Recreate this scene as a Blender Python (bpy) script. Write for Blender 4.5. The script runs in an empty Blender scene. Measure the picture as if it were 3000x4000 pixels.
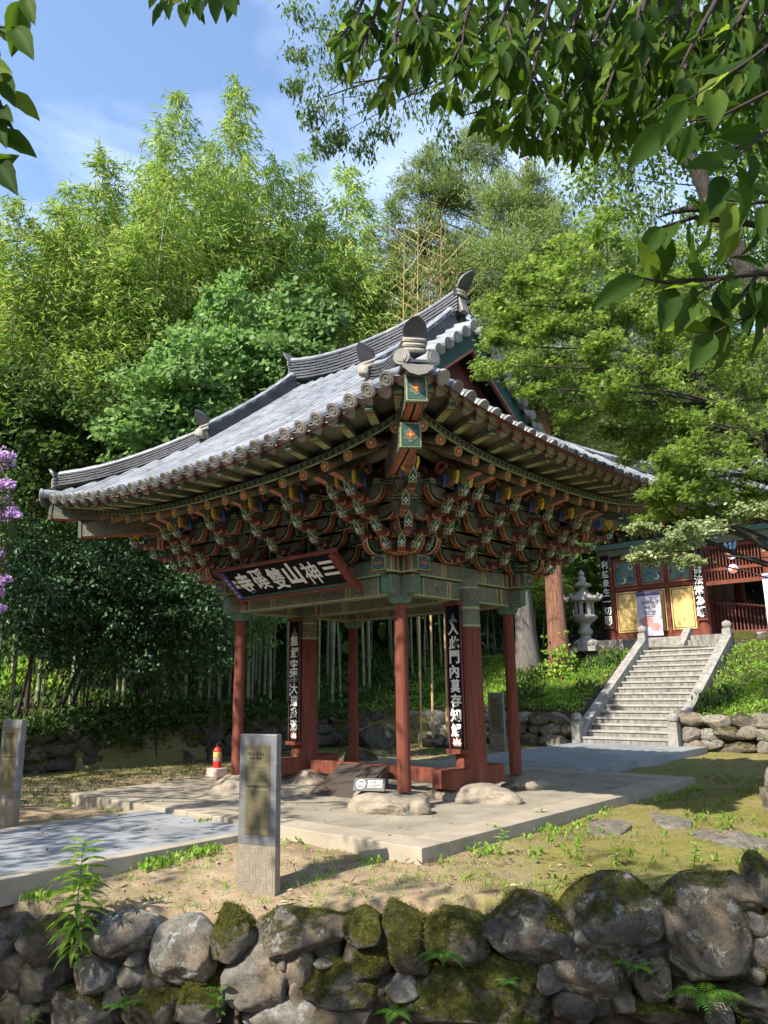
import bpy, bmesh, math, random
import numpy as np
from mathutils import Vector, Matrix, noise as mnoise
R=math.radians
rnd=random.Random(7); nr=np.random.RandomState(11)
SC=bpy.context.scene; COL=SC.collection
# ---------------------------------------------------------------- camera
CAM=dict(F=3010.0,yaw=R(131.41),pitch=R(12.84),roll=R(-0.96),c=Vector((8.43,-9.24,1.5)))
def cam_axes():
    y,p,ro=CAM['yaw'],CAM['pitch'],CAM['roll']
    f=Vector((math.cos(p)*math.cos(y),math.cos(p)*math.sin(y),math.sin(p)))
    r=Vector((math.sin(y),-math.cos(y),0)); u=r.cross(f)
    return r*math.cos(ro)+u*math.sin(ro), u*math.cos(ro)-r*math.sin(ro), f
CR,CU,CF=cam_axes()
cd=bpy.data.cameras.new('camera'); cam=bpy.data.objects.new('camera',cd); COL.objects.link(cam)
cd.sensor_fit='VERTICAL'; cd.sensor_height=32.0; cd.sensor_width=24.0; cd.lens=CAM['F']/4000*32.0
cd.clip_start=0.05; cd.clip_end=1500
cam.matrix_world=Matrix(((CR.x,CU.x,-CF.x,CAM['c'].x),(CR.y,CU.y,-CF.y,CAM['c'].y),(CR.z,CU.z,-CF.z,CAM['c'].z),(0,0,0,1)))
SC.camera=cam
# ---------------------------------------------------------------- light
SUN_EL=R(42); SUN_AZ=R(263)            # direction towards the sun, azimuth from +x
sd=Vector((math.cos(SUN_EL)*math.cos(SUN_AZ),math.cos(SUN_EL)*math.sin(SUN_AZ),math.sin(SUN_EL)))
sl=bpy.data.lights.new('sun','SUN'); so=bpy.data.objects.new('sun',sl); COL.objects.link(so)
sl.energy=4.4; sl.angle=R(0.5); sl.color=(1.0,0.93,0.82)
so.rotation_euler=(-sd).to_track_quat('-Z','Y').to_euler()
W=bpy.data.worlds.new('World'); SC.world=W; W.use_nodes=True
nt=W.node_tree; nt.nodes.clear()
out=nt.nodes.new('ShaderNodeOutputWorld'); bg=nt.nodes.new('ShaderNodeBackground')
sky=nt.nodes.new('ShaderNodeTexSky'); sky.sky_type='NISHITA'; sky.sun_disc=False
sky.sun_elevation=SUN_EL; sky.sun_rotation=R(90)-SUN_AZ; sky.air_density=1.0; sky.dust_density=0.6; sky.ozone_density=1.2
tc=nt.nodes.new('ShaderNodeTexCoord'); mp=nt.nodes.new('ShaderNodeMapping'); mp.inputs['Scale'].default_value=(1.0,1.0,2.6)
no=nt.nodes.new('ShaderNodeTexNoise'); no.inputs['Scale'].default_value=2.3; no.inputs['Detail'].default_value=7; no.inputs['Roughness'].default_value=.55; no.inputs['Distortion'].default_value=.5
cr=nt.nodes.new('ShaderNodeValToRGB'); cr.color_ramp.elements[0].position=.40; cr.color_ramp.elements[1].position=.82
sx=nt.nodes.new('ShaderNodeSeparateXYZ'); mr=nt.nodes.new('ShaderNodeMapRange'); mr.inputs[1].default_value=.95; mr.inputs[2].default_value=.30; mr.inputs[3].default_value=.0; mr.inputs[4].default_value=.9
mu=nt.nodes.new('ShaderNodeMath'); mu.operation='MULTIPLY'
mx=nt.nodes.new('ShaderNodeMix'); mx.data_type='RGBA'; mx.inputs[7].default_value=(6.6,7.4,8.6,1)
L=nt.links.new
L(tc.outputs['Generated'],mp.inputs[0]); L(mp.outputs[0],no.inputs['Vector']); L(no.outputs['Fac'],cr.inputs[0])
L(tc.outputs['Generated'],sx.inputs[0]); L(sx.outputs[2],mr.inputs[0]); L(cr.outputs[0],mu.inputs[0]); L(mr.outputs[0],mu.inputs[1])
L(mu.outputs[0],mx.inputs[0]); L(sky.outputs[0],mx.inputs[6]); L(mx.outputs[2],bg.inputs[0]); bg.inputs[1].default_value=0.15
L(bg.outputs[0],out.inputs[0])
SC.view_settings.view_transform='Standard'; SC.view_settings.look='None'; SC.view_settings.gamma=1; SC.view_settings.exposure=1.24
SC.render.engine='CYCLES'; cy=SC.cycles; cy.max_bounces=7; cy.diffuse_bounces=4; cy.glossy_bounces=3; cy.transmission_bounces=4; cy.transparent_max_bounces=6
cy.use_denoising=True
try: cy.denoiser='OPENIMAGEDENOISE'
except Exception: pass
cy.sample_clamp_indirect=6
# ---------------------------------------------------------------- helpers
S4=1659.0
def ray(px,py):
    k=3000/S4
    return CF+CR*((px*k-1500)/CAM['F'])-CU*((py*k-2000)/CAM['F'])
def at(px,py,t): return CAM['c']+ray(px,py)*t
def atz(px,py,z):
    d=ray(px,py); return CAM['c']+d*((z-CAM['c'].z)/d.z)
def link(o): COL.objects.link(o); return o
def tag(o,label=None,cat=None,group=None,kind=None):
    if label: o['label']=label
    if cat: o['category']=cat
    if group: o['group']=group
    if kind: o['kind']=kind
    return o
def thing(name,label,cat,loc=(0,0,0),rz=0,group=None):
    o=bpy.data.objects.new(name,None); link(o); o.location=loc; o.rotation_euler=(0,0,rz); o.empty_display_size=.2
    return tag(o,label,cat,group)
def copy_tree(o,parent=None):
    c=o.copy(); link(c); c.parent=parent
    for ch in list(o.children): copy_tree(ch,c)
    return c
class MB:
    def __init__(s): s.v=[]; s.f=[]; s.m=[]
    def add(s,vs,fs,m=0):
        b=len(s.v); s.v+= [tuple(v) for v in vs]
        for i,f in enumerate(fs):
            s.f.append(tuple(b+k for k in f)); s.m.append(m if isinstance(m,int) else m[i])
        return s
    def box(s,c,size,m=0,rz=0,M=None,taper=1.0):
        hx,hy,hz=[q/2 for q in size]; vs=[]
        for z in (-1,1):
            k=1 if z<0 else taper
            for x,y in ((-1,-1),(1,-1),(1,1),(-1,1)): vs.append(Vector((x*hx*k,y*hy*k,z*hz)))
        if M is None: M=Matrix.Rotation(rz,3,'Z')
        vs=[M@v+Vector(c) for v in vs]
        return s.add(vs,[(3,2,1,0),(4,5,6,7),(0,1,5,4),(1,2,6,5),(2,3,7,6),(3,0,4,7)],m)
    def bar(s,a,b,w,h,m=0,up=(0,0,1)):
        a=Vector(a); b=Vector(b); d=b-a; l=d.length; d=d/l; y=Vector(up).cross(d).normalized(); z=d.cross(y)
        M=Matrix((d,y,z)).transposed(); return s.box((a+b)/2,(l,w,h),m,M=M)
    def tube(s,path,rad,n=8,m=0,caps=True,mcap=None,jit=0):
        path=[Vector(p) for p in path]; k=len(path); rad=[rad]*k if isinstance(rad,(int,float)) else rad
        d=(path[1]-path[0]).normalized(); y=d.orthogonal().normalized(); vs=[]
        for i,p in enumerate(path):
            d2=(path[min(i+1,k-1)]-path[max(i-1,0)]).normalized()
            y=(y-d2*y.dot(d2)).normalized(); z=d2.cross(y)
            for j in range(n):
                a=2*math.pi*j/n; r=rad[i]*(1+(rnd.uniform(-jit,jit) if jit else 0))
                vs.append(p+y*(math.cos(a)*r)+z*(math.sin(a)*r))
        fs=[(i*n+j,i*n+(j+1)%n,(i+1)*n+(j+1)%n,(i+1)*n+j) for i in range(k-1) for j in range(n)]
        s.add(vs,fs,m)
        if caps:
            s.add(vs[:n],[tuple(range(n-1,-1,-1))],m if mcap is None else mcap); s.add(vs[-n:],[tuple(range(n))],m if mcap is None else mcap)
        return s
    def prism(s,poly,o,ax,ay,az,th,m=0,mcap=None):
        # poly 2-D in (ax,ay) from origin o, thickness th along az centred
        o=Vector(o); ax=Vector(ax); ay=Vector(ay); az=Vector(az); n=len(poly); mcap=m if mcap is None else mcap
        A=[o+ax*x+ay*y-az*(th/2) for x,y in poly]; B=[o+ax*x+ay*y+az*(th/2) for x,y in poly]
        s.add(A,[tuple(range(n-1,-1,-1))],mcap); s.add(B,[tuple(range(n))],mcap)
        s.add(A+B,[(i,(i+1)%n,n+(i+1)%n,n+i) for i in range(n)],m); return s
    def lathe(s,prof,c=(0,0,0),n=16,m=0):
        c=Vector(c); vs=[]
        for r,z in prof:
            for j in range(n):
                a=2*math.pi*(j+.5)/n; vs.append(c+Vector((r*math.cos(a),r*math.sin(a),z)))
        k=len(prof)
        s.add(vs,[(i*n+j,i*n+(j+1)%n,(i+1)*n+(j+1)%n,(i+1)*n+j) for i in range(k-1) for j in range(n)],m)
        s.add(vs[:n],[tuple(range(n-1,-1,-1))],m); s.add(vs[-n:],[tuple(range(n))],m); return s
    def build(s,name,mats,parent=None,smooth=False,loc=None,bevel=0):
        me=bpy.data.meshes.new(name); me.from_pydata(s.v,[],s.f); me.update()
        if not isinstance(mats,(list,tuple)): mats=[mats]
        for m in mats: me.materials.append(m)
        me.polygons.foreach_set('material_index',np.array(s.m,dtype=np.int32))
        if smooth is True: me.polygons.foreach_set('use_smooth',np.ones(len(s.f),dtype=bool))
        o=bpy.data.objects.new(name,me); link(o)
        if parent: o.parent=parent
        if loc is not None: o.location=loc
        if smooth=='auto' :
            me.polygons.foreach_set('use_smooth',np.ones(len(s.f),dtype=bool)); me.set_sharp_from_angle(angle=R(40))
        if bevel:
            b=o.modifiers.new('edge','BEVEL'); b.width=bevel; b.segments=2; b.limit_method='ANGLE'; b.angle_limit=R(50)
        return o
def leaf_mesh(name,P,D,N,Ln,Wd,shape,mats,midx=None,var=None):
    P=np.asarray(P,float); D=np.asarray(D,float); N=np.asarray(N,float); n=len(P)
    D/=np.linalg.norm(D,axis=1,keepdims=True)+1e-9; Sd=np.cross(D,N); Sd/=np.linalg.norm(Sd,axis=1,keepdims=True)+1e-9; U=np.cross(Sd,D)
    sv=np.array(shape[0],float); sf=shape[1]; k=len(sv)
    Ln=np.broadcast_to(np.asarray(Ln,float),(n,)); Wd=np.broadcast_to(np.asarray(Wd,float),(n,))
    V=P[:,None,:]+D[:,None,:]*(sv[None,:,0]*Ln[:,None])[...,None]+Sd[:,None,:]*(sv[None,:,1]*Wd[:,None])[...,None]+U[:,None,:]*(sv[None,:,2]*Ln[:,None])[...,None]
    nf=len(sf); ls=np.array([len(f) for f in sf]); flat=np.concatenate([np.array(f) for f in sf])
    loops=(flat[None,:]+(np.arange(n)*k)[:,None]).ravel()
    tot=np.tile(ls,n); start=np.concatenate([[0],np.cumsum(tot)[:-1]])
    me=bpy.data.meshes.new(name); me.vertices.add(n*k); me.vertices.foreach_set('co',V.astype(np.float32).ravel())
    me.loops.add(len(loops)); me.loops.foreach_set('vertex_index',loops.astype(np.int32))
    me.polygons.add(len(tot)); me.polygons.foreach_set('loop_start',start.astype(np.int32)); me.polygons.foreach_set('loop_total',tot.astype(np.int32))
    for m in (mats if isinstance(mats,(list,tuple)) else [mats]): me.materials.append(m)
    if midx is not None: me.polygons.foreach_set('material_index',np.repeat(midx,nf).astype(np.int32))
    if var is None: var=nr.rand(n)
    a=me.attributes.new('var','FLOAT','FACE'); a.data.foreach_set('value',np.repeat(var,nf).astype(np.float32))
    me.update(calc_edges=True); return me
def obj(name,me,parent=None,loc=None):
    o=link(bpy.data.objects.new(name,me))
    if parent: o.parent=parent
    if loc is not None: o.location=loc
    return o
DIA=([(0,0,0),(.42,-.5,.05),(1,0,-.06),(.42,.5,.05)],[(0,1,2),(0,2,3)])
BLADE=([(0,0,0),(.3,-.5,.03),(1,0,-.16),(.3,.5,.03)],[(0,1,2),(0,2,3)])
OVATE=([(0,0,0),(.16,-.34,.05),(.42,-.5,.08),(.72,-.34,.03),(1,0,-.10),(.72,.34,.03),(.42,.5,.08),(.16,.34,.05),(.16,0,0),(.42,0,.02),(.72,0,-.01)],
       [(0,1,8),(1,2,9,8),(2,3,10,9),(3,4,10),(4,5,10),(5,6,9,10),(6,7,8,9),(7,0,8)])
def _near():
    us=[0,.06,.16,.30,.45,.60,.74,.86,.95,1.0]; ws=[0,.15,.33,.46,.50,.45,.34,.20,.08,0]; V=[];F=[]
    for u,w in zip(us,ws):
        dz=-.22*u*u; e=.06*math.sin(u*19)*w
        V+= [(u,-w,dz+.20*w+e),(u,-w*.5,dz+.07*w),(u,0,dz-.02),(u,w*.5,dz+.07*w),(u,w,dz+.20*w-e)]
    for i in range(len(us)-1):
        for j in range(4): F.append((i*5+j,(i+1)*5+j,(i+1)*5+j+1,i*5+j+1))
    return V,F
NEAR=_near()
ROUND=([(0,0,0),(.35,-.5,.05),(.8,-.42,.02),(1,0,-.05),(.8,.42,.02),(.35,.5,.05)],[(0,1,2,3),(0,3,4,5)])
def _star():
    v=[(0,0,0)]; 
    for i,(a,l) in enumerate([(-100,.5),(-52,.86),(0,1.0),(52,.86),(100,.5)]):
        if i: 
            b=[-76,-26,26,76][i-1]; v.append((.30*math.cos(R(b)),.30*math.sin(R(b)),.0))
        v.append((l*math.cos(R(a)),l*math.sin(R(a)),-.05))
    return v,[(0,1,2),(0,2,3),(0,3,4),(0,4,5),(0,5,6),(0,6,7),(0,7,8),(0,8,9)]
MAPLE=_star()
# ---------------------------------------------------------------- materials
def newmat(name):
    m=bpy.data.materials.new(name); m.use_nodes=True; n=m.node_tree; p=n.nodes['Principled BSDF']; return m,n,p
def node(n,t,**k):
    x=n.nodes.new(t)
    for a,b in k.items(): setattr(x,a,b)
    return x
def ramp(n,stops,interp='LINEAR'):
    r=n.nodes.new('ShaderNodeValToRGB'); cr=r.color_ramp; cr.interpolation=interp
    while len(cr.elements)<len(stops): cr.elements.new(.5)
    for e,(p,c) in zip(cr.elements,stops): e.position=p; e.color=(*c,1) if len(c)==3 else c
    return r
def mixc(n,f,a,b,blend='MIX'):
    x=n.nodes.new('ShaderNodeMix'); x.data_type='RGBA'; x.blend_type=blend
    for i,q in ((0,f),(6,a),(7,b)):
        if hasattr(q,'is_linked') or hasattr(q,'links'): n.links.new(q,x.inputs[i])
        else: x.inputs[i].default_value=q if i==0 else (*q,1)
    return x.outputs[2]
def noise(n,vec,scale,detail=5,rough=.6,dist=0):
    x=n.nodes.new('ShaderNodeTexNoise'); x.inputs['Scale'].default_value=scale; x.inputs['Detail'].default_value=detail; x.inputs['Roughness'].default_value=rough; x.inputs['Distortion'].default_value=dist
    n.links.new(vec,x.inputs['Vector']); return x.outputs['Fac']
def objco(n): return n.nodes.new('ShaderNodeTexCoord').outputs['Object']
def bump(n,p,h,strength=.3,dist=.02):
    b=n.nodes.new('ShaderNodeBump'); b.inputs['Strength'].default_value=strength; b.inputs['Distance'].default_value=dist
    n.links.new(h,b.inputs['Height']); n.links.new(b.outputs[0],p.inputs['Normal'])
def nmat(name,stops,scale=4,rough=.75,bmp=.25,detail=6,metal=0,bdist=.01,stretch=None,spec=None):
    m,n,p=newmat(name); v=objco(n)
    if stretch:
        mp=node(n,'ShaderNodeMapping'); mp.inputs['Scale'].default_value=stretch; n.links.new(v,mp.inputs[0]); v=mp.outputs[0]
    f=noise(n,v,scale,detail); r=ramp(n,stops); n.links.new(f,r.inputs[0]); n.links.new(r.outputs[0],p.inputs['Base Color'])
    p.inputs['Roughness'].default_value=rough; p.inputs['Metallic'].default_value=metal
    if spec is not None: p.inputs['Specular IOR Level'].default_value=spec
    if bmp:
        f2=noise(n,v,scale*5,4); bump(n,p,f2,bmp,bdist)
    return m
def dab(c,a=.75,b=1.2): return [(.3,tuple(x*a for x in c)),(.7,tuple(min(1,x*b) for x in c))]
def leafmat(name,c1,c2,c3=None,trans=.45,rough=.5,spec=.35):
    m,n,p=newmat(name); at_=node(n,'ShaderNodeAttribute',attribute_name='var'); oi=node(n,'ShaderNodeObjectInfo')
    st=[(0,c1),(.75,c2)]+([(1,c3)] if c3 else [])
    r=ramp(n,st); n.links.new(at_.outputs['Fac'],r.inputs[0])
    hs=node(n,'ShaderNodeHueSaturation'); mr_=node(n,'ShaderNodeMapRange'); mr_.inputs[3].default_value=.8; mr_.inputs[4].default_value=1.2
    n.links.new(oi.outputs['Random'],mr_.inputs[0]); n.links.new(mr_.outputs[0],hs.inputs['Value']); n.links.new(r.outputs[0],hs.inputs['Color'])
    n.links.new(hs.outputs[0],p.inputs['Base Color']); p.inputs['Roughness'].default_value=rough; p.inputs['Specular IOR Level'].default_value=spec
    t=node(n,'ShaderNodeBsdfTranslucent'); hs2=node(n,'ShaderNodeHueSaturation'); hs2.inputs['Value'].default_value=1.5; hs2.inputs['Saturation'].default_value=1.1; hs2.inputs['Hue'].default_value=.49
    n.links.new(hs.outputs[0],hs2.inputs['Color']); n.links.new(hs2.outputs[0],t.inputs['Color'])
    ms=node(n,'ShaderNodeMixShader'); ms.inputs[0].default_value=trans
    n.links.new(p.outputs[0],ms.inputs[1]); n.links.new(t.outputs[0],ms.inputs[2]); n.links.new(ms.outputs[0],n.nodes['Material Output'].inputs[0])
    return m
M={}
def timber(name):
    m,n,p=newmat(name); v=objco(n)
    def st_(sc,scale,det=8):
        mp=node(n,'ShaderNodeMapping'); mp.inputs['Scale'].default_value=sc; n.links.new(v,mp.inputs[0]); return noise(n,mp.outputs[0],scale,det,.65)
    f=st_((7,7,.45),4,10); r=ramp(n,[(.25,(.06,.020,.014)),(.42,(.135,.040,.025)),(.60,(.175,.052,.032)),(.74,(.25,.10,.07))]); n.links.new(f,r.inputs[0])
    ck=st_((1,1,.035),26,3); rk=ramp(n,[(.30,(.22,.2,.2)),(.37,(1,1,1))]); n.links.new(ck,rk.inputs[0]); c=mixc(n,.85,r.outputs[0],rk.outputs[0],'MULTIPLY')
    pe=noise(n,v,3.2,9,.75,.6); rp_=ramp(n,[(.60,(0,0,0)),(.68,(1,1,1))]); n.links.new(pe,rp_.inputs[0]); mq=node(n,'ShaderNodeMath',operation='MULTIPLY'); mq.inputs[1].default_value=.45; n.links.new(rp_.outputs[0],mq.inputs[0]); c=mixc(n,mq.outputs[0],c,(.27,.145,.105))
    n.links.new(c,p.inputs['Base Color']); p.inputs['Roughness'].default_value=.8; p.inputs['Specular IOR Level'].default_value=.2
    h=node(n,'ShaderNodeMath',operation='ADD'); n.links.new(rk.outputs[0],h.inputs[0]); n.links.new(f,h.inputs[1]); bump(n,p,h.outputs[0],.5,.006); return m
M['red']=timber('aged_red_timber')
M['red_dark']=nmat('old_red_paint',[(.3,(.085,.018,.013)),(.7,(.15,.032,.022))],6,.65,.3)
M['salmon']=nmat('salmon_paint',[(.3,(.26,.09,.052)),(.7,(.46,.20,.12))],9,.7,.2)
M['brownred']=nmat('brown_red_paint',[(.3,(.06,.022,.014)),(.7,(.12,.04,.024))],9,.7,.2)
M['dgreen']=nmat('dark_green_paint',[(.3,(.018,.045,.034)),(.7,(.04,.085,.062))],8,.7,.2)
M['green']=nmat('weathered_green_paint',[(.25,(.045,.10,.072)),(.55,(.075,.145,.10)),(.8,(.15,.19,.12))],6,.75,.3)
M['lgreen']=nmat('pale_green_edge_paint',[(.3,(.20,.25,.11)),(.7,(.34,.38,.19))],12,.75,.1)
M['white']=nmat('off_white_paint',dab((.68,.68,.62),.9,1.1),10,.7,.1)
M['yellow']=nmat('yellow_paint',dab((.62,.46,.05)),10,.7,.1)
M['blue']=nmat('blue_paint',dab((.05,.08,.30)),10,.7,.1)
M['orange']=nmat('orange_paint',dab((.40,.10,.035)),10,.7,.1)
M['black']=nmat('black_paint',dab((.008,.008,.010)),8,.8,.1,spec=.1)
M['tan']=nmat('bare_rafter_wood',[(.3,(.13,.09,.055)),(.7,(.24,.175,.11))],6,.75,.3,stretch=(1,1,1))
def dancheong(name,base,sc=7.0):
    m,n,p=newmat(name); v=objco(n)
    vo=node(n,'ShaderNodeTexVoronoi'); vo.inputs['Scale'].default_value=sc; n.links.new(v,vo.inputs['Vector'])
    mu=node(n,'ShaderNodeMath',operation='MULTIPLY'); mu.inputs[1].default_value=4.6; n.links.new(vo.outputs['Distance'],mu.inputs[0])
    fr=node(n,'ShaderNodeMath',operation='FRACT'); n.links.new(mu.outputs[0],fr.inputs[0])
    d=tuple(x*.45 for x in base)
    r=ramp(n,[(0,(.30,.07,.035)),(.12,(.36,.33,.11)),(.22,base),(.42,d),(.55,base),(.70,(.04,.06,.16)),(.80,(.26,.29,.13)),(.88,(.24,.075,.045)),(.94,base)],'CONSTANT'); n.links.new(fr.outputs[0],r.inputs[0])
    f=noise(n,v,5,6); rr_=ramp(n,[(.32,(0,0,0)),(.52,(1,1,1))]); n.links.new(f,rr_.inputs[0]); c=mixc(n,rr_.outputs[0],base,r.outputs[0]); 
    st=noise(n,v,1.7,8,.7); r2=ramp(n,[(.35,(.6,.6,.6)),(.65,(1.1,1.1,1.1))]); n.links.new(st,r2.inputs[0])
    c=mixc(n,1.0,c,r2.outputs[0],'MULTIPLY'); n.links.new(c,p.inputs['Base Color']); p.inputs['Roughness'].default_value=.75
    bump(n,p,noise(n,v,30,4),.3,.004); return m
M['dan']=dancheong('painted_beam_pattern',(.12,.18,.125),6.5)
M['dan2']=dancheong('painted_band_pattern',(.075,.145,.105),13)
M['dan3']=dancheong('painted_bracket_scroll',(.038,.07,.052),16)
M['rsoffit']=dancheong('painted_soffit_pattern',(.085,.10,.065),10)
def tilemat(name,cols,rough=.42,spec=.5):
    m,n,p=newmat(name); v=objco(n); f=noise(n,v,2.2,7,.65); f2=noise(n,v,40,3)
    r=ramp(n,[(.3,cols[0]),(.5,cols[1]),(.75,cols[2])]); n.links.new(f,r.inputs[0])
    g=node(n,'ShaderNodeTexWhiteNoise'); 
    sn=node(n,'ShaderNodeVectorMath',operation='SNAP'); sn.inputs[1].default_value=(.29,.32,9); n.links.new(v,sn.inputs[0]); n.links.new(sn.outputs[0],g.inputs['Vector'])
    mr_=node(n,'ShaderNodeMapRange'); mr_.inputs[3].default_value=.88; mr_.inputs[4].default_value=1.12; n.links.new(g.outputs['Value'],mr_.inputs[0])
    hs=node(n,'ShaderNodeHueSaturation'); n.links.new(r.outputs[0],hs.inputs['Color']); n.links.new(mr_.outputs[0],hs.inputs['Value'])
    n.links.new(hs.outputs[0],p.inputs['Base Color'])
    mr2=node(n,'ShaderNodeMapRange'); mr2.inputs[3].default_value=rough-.1; mr2.inputs[4].default_value=rough+.2; n.links.new(f,mr2.inputs[0]); n.links.new(mr2.outputs[0],p.inputs['Roughness'])
    p.inputs['Specular IOR Level'].default_value=spec; bump(n,p,f2,.25,.003); return m
M['tile']=tilemat('grey_roof_tile',[(.12,.125,.135),(.215,.225,.245),(.31,.32,.34)],.38,.6)
M['tile_dark']=tilemat('dark_ridge_tile',[(.035,.036,.042),(.06,.062,.07),(.10,.10,.11)],.45,.5)
M['tile_end']=tilemat('pale_end_tile',[(.12,.115,.10),(.24,.23,.205),(.36,.34,.30)],.75,.25)
M['plaster']=nmat('old_lime_plaster',[(.3,(.20,.18,.148)),(.7,(.36,.33,.27))],9,.9,.5)
M['concrete']=nmat('warm_granite_slab',[(.2,(.21,.175,.125)),(.5,(.30,.255,.19)),(.8,(.38,.33,.255))],2.2,.8,.25,detail=9)
M['granite']=nmat('pale_granite',[(.25,(.12,.112,.095)),(.5,(.235,.222,.195)),(.8,(.36,.345,.31))],7,.85,.35,detail=9)
M['steel']=nmat('brushed_grey_steel',[(.3,(.13,.133,.137)),(.7,(.21,.212,.217))],2.5,.5,.05,metal=.35,stretch=(1,1,6))
M['bronze']=nmat('engraved_bronze_plate',[(.3,(.135,.115,.062)),(.7,(.19,.165,.095))],4,.5,.05,metal=.3)
M['ink']=nmat('dark_engraving',dab((.03,.028,.02)),10,.7,0)
M['darkwood']=nmat('dark_stained_planks',[(.3,(.035,.026,.020)),(.7,(.085,.062,.048))],6,.7,.4,stretch=(8,1,8))
M['extred']=nmat('extinguisher_red',dab((.55,.03,.02)),4,.3,0)
M['dark_metal']=nmat('dark_metal',dab((.03,.03,.035)),8,.4,.05,metal=.6)
M['cream']=nmat('yellow_ochre_panel',[(.25,(.50,.33,.11)),(.75,(.62,.44,.18))],3,.8,.1)
M['teal']=nmat('teal_paint',dab((.10,.185,.16)),5,.8,.1)
M['bark']=nmat('grey_brown_bark',[(.32,(.018,.014,.010)),(.5,(.05,.040,.030)),(.64,(.10,.085,.065)),(.78,(.20,.185,.15))],7,.95,1.0,stretch=(5,5,.8),bdist=.03)
M['cedarbark']=nmat('red_cedar_bark',[(.3,(.13,.055,.03)),(.5,(.28,.13,.075)),(.75,(.40,.22,.14))],4,.95,1.0,stretch=(7,7,.35),bdist=.05)
M['greybark']=nmat('grey_cedar_bark',[(.3,(.10,.085,.075)),(.55,(.20,.18,.16)),(.8,(.30,.28,.25))],4,.95,1.0,stretch=(7,7,.35),bdist=.05)
M['twig']=nmat('dark_twig_bark',dab((.035,.024,.018)),8,.9,.3)
M['culm']=nmat('bamboo_culm_green',[(.25,(.085,.105,.05)),(.5,(.15,.175,.09)),(.8,(.25,.26,.17))],1.3,.5,.1)
M['drycane']=nmat('dry_bamboo_cane',dab((.42,.30,.13)),3,.6,.1)
M['lf_bamboo']=leafmat('bamboo_leaf',(.135,.25,.045),(.25,.355,.08),(.45,.45,.15),.45,.55,.25)
M['lf_ginkgo']=leafmat('ginkgo_leaf',(.10,.20,.055),(.19,.31,.10),None,.40,.55,.3)
M['lf_camellia']=leafmat('camellia_leaf',(.022,.055,.022),(.055,.115,.045),(.11,.20,.075),.25,.45,.3)
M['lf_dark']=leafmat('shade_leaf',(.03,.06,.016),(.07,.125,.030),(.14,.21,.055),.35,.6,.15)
M['lf_cedar']=leafmat('cedar_needle',(.13,.20,.06),(.24,.32,.11),(.37,.41,.16),.38,.65,.15)
M['lf_maple']=leafmat('maple_leaf',(.078,.142,.026),(.15,.222,.048),(.30,.37,.11),.5,.55,.15)
M['lf_zelkova']=leafmat('drooping_leaf',(.05,.10,.025),(.10,.16,.04),(.20,.26,.085),.4,.6,.2)
M['lf_front']=leafmat('large_branch_leaf',(.032,.075,.014),(.080,.155,.022),(.19,.27,.045),.58,.6,.10)
M['lf_weed']=leafmat('weed_leaf',(.13,.25,.035),(.23,.37,.055),(.34,.45,.11),.45,.55,.15)
M['lf_fern']=leafmat('fern_leaf',(.05,.13,.015),(.10,.22,.03),None,.45)
M['lf_litter']=leafmat('dry_leaf',(.12,.075,.04),(.26,.18,.10),(.40,.31,.20),.1,.8)
M['lf_pale']=leafmat('pale_sunlit_leaf',(.16,.22,.08),(.30,.36,.16),(.44,.48,.26),.4,.5,.3)
M['lf_moss2']=leafmat('short_lawn_blade',(.12,.13,.025),(.22,.23,.05),(.34,.32,.10),.3,.8,.1)
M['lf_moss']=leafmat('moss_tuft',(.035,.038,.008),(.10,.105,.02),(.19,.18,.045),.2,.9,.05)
M['petal']=leafmat('purple_blossom',(.40,.25,.46),(.56,.40,.62),(.70,.58,.76),.4,.7,.1)
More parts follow.
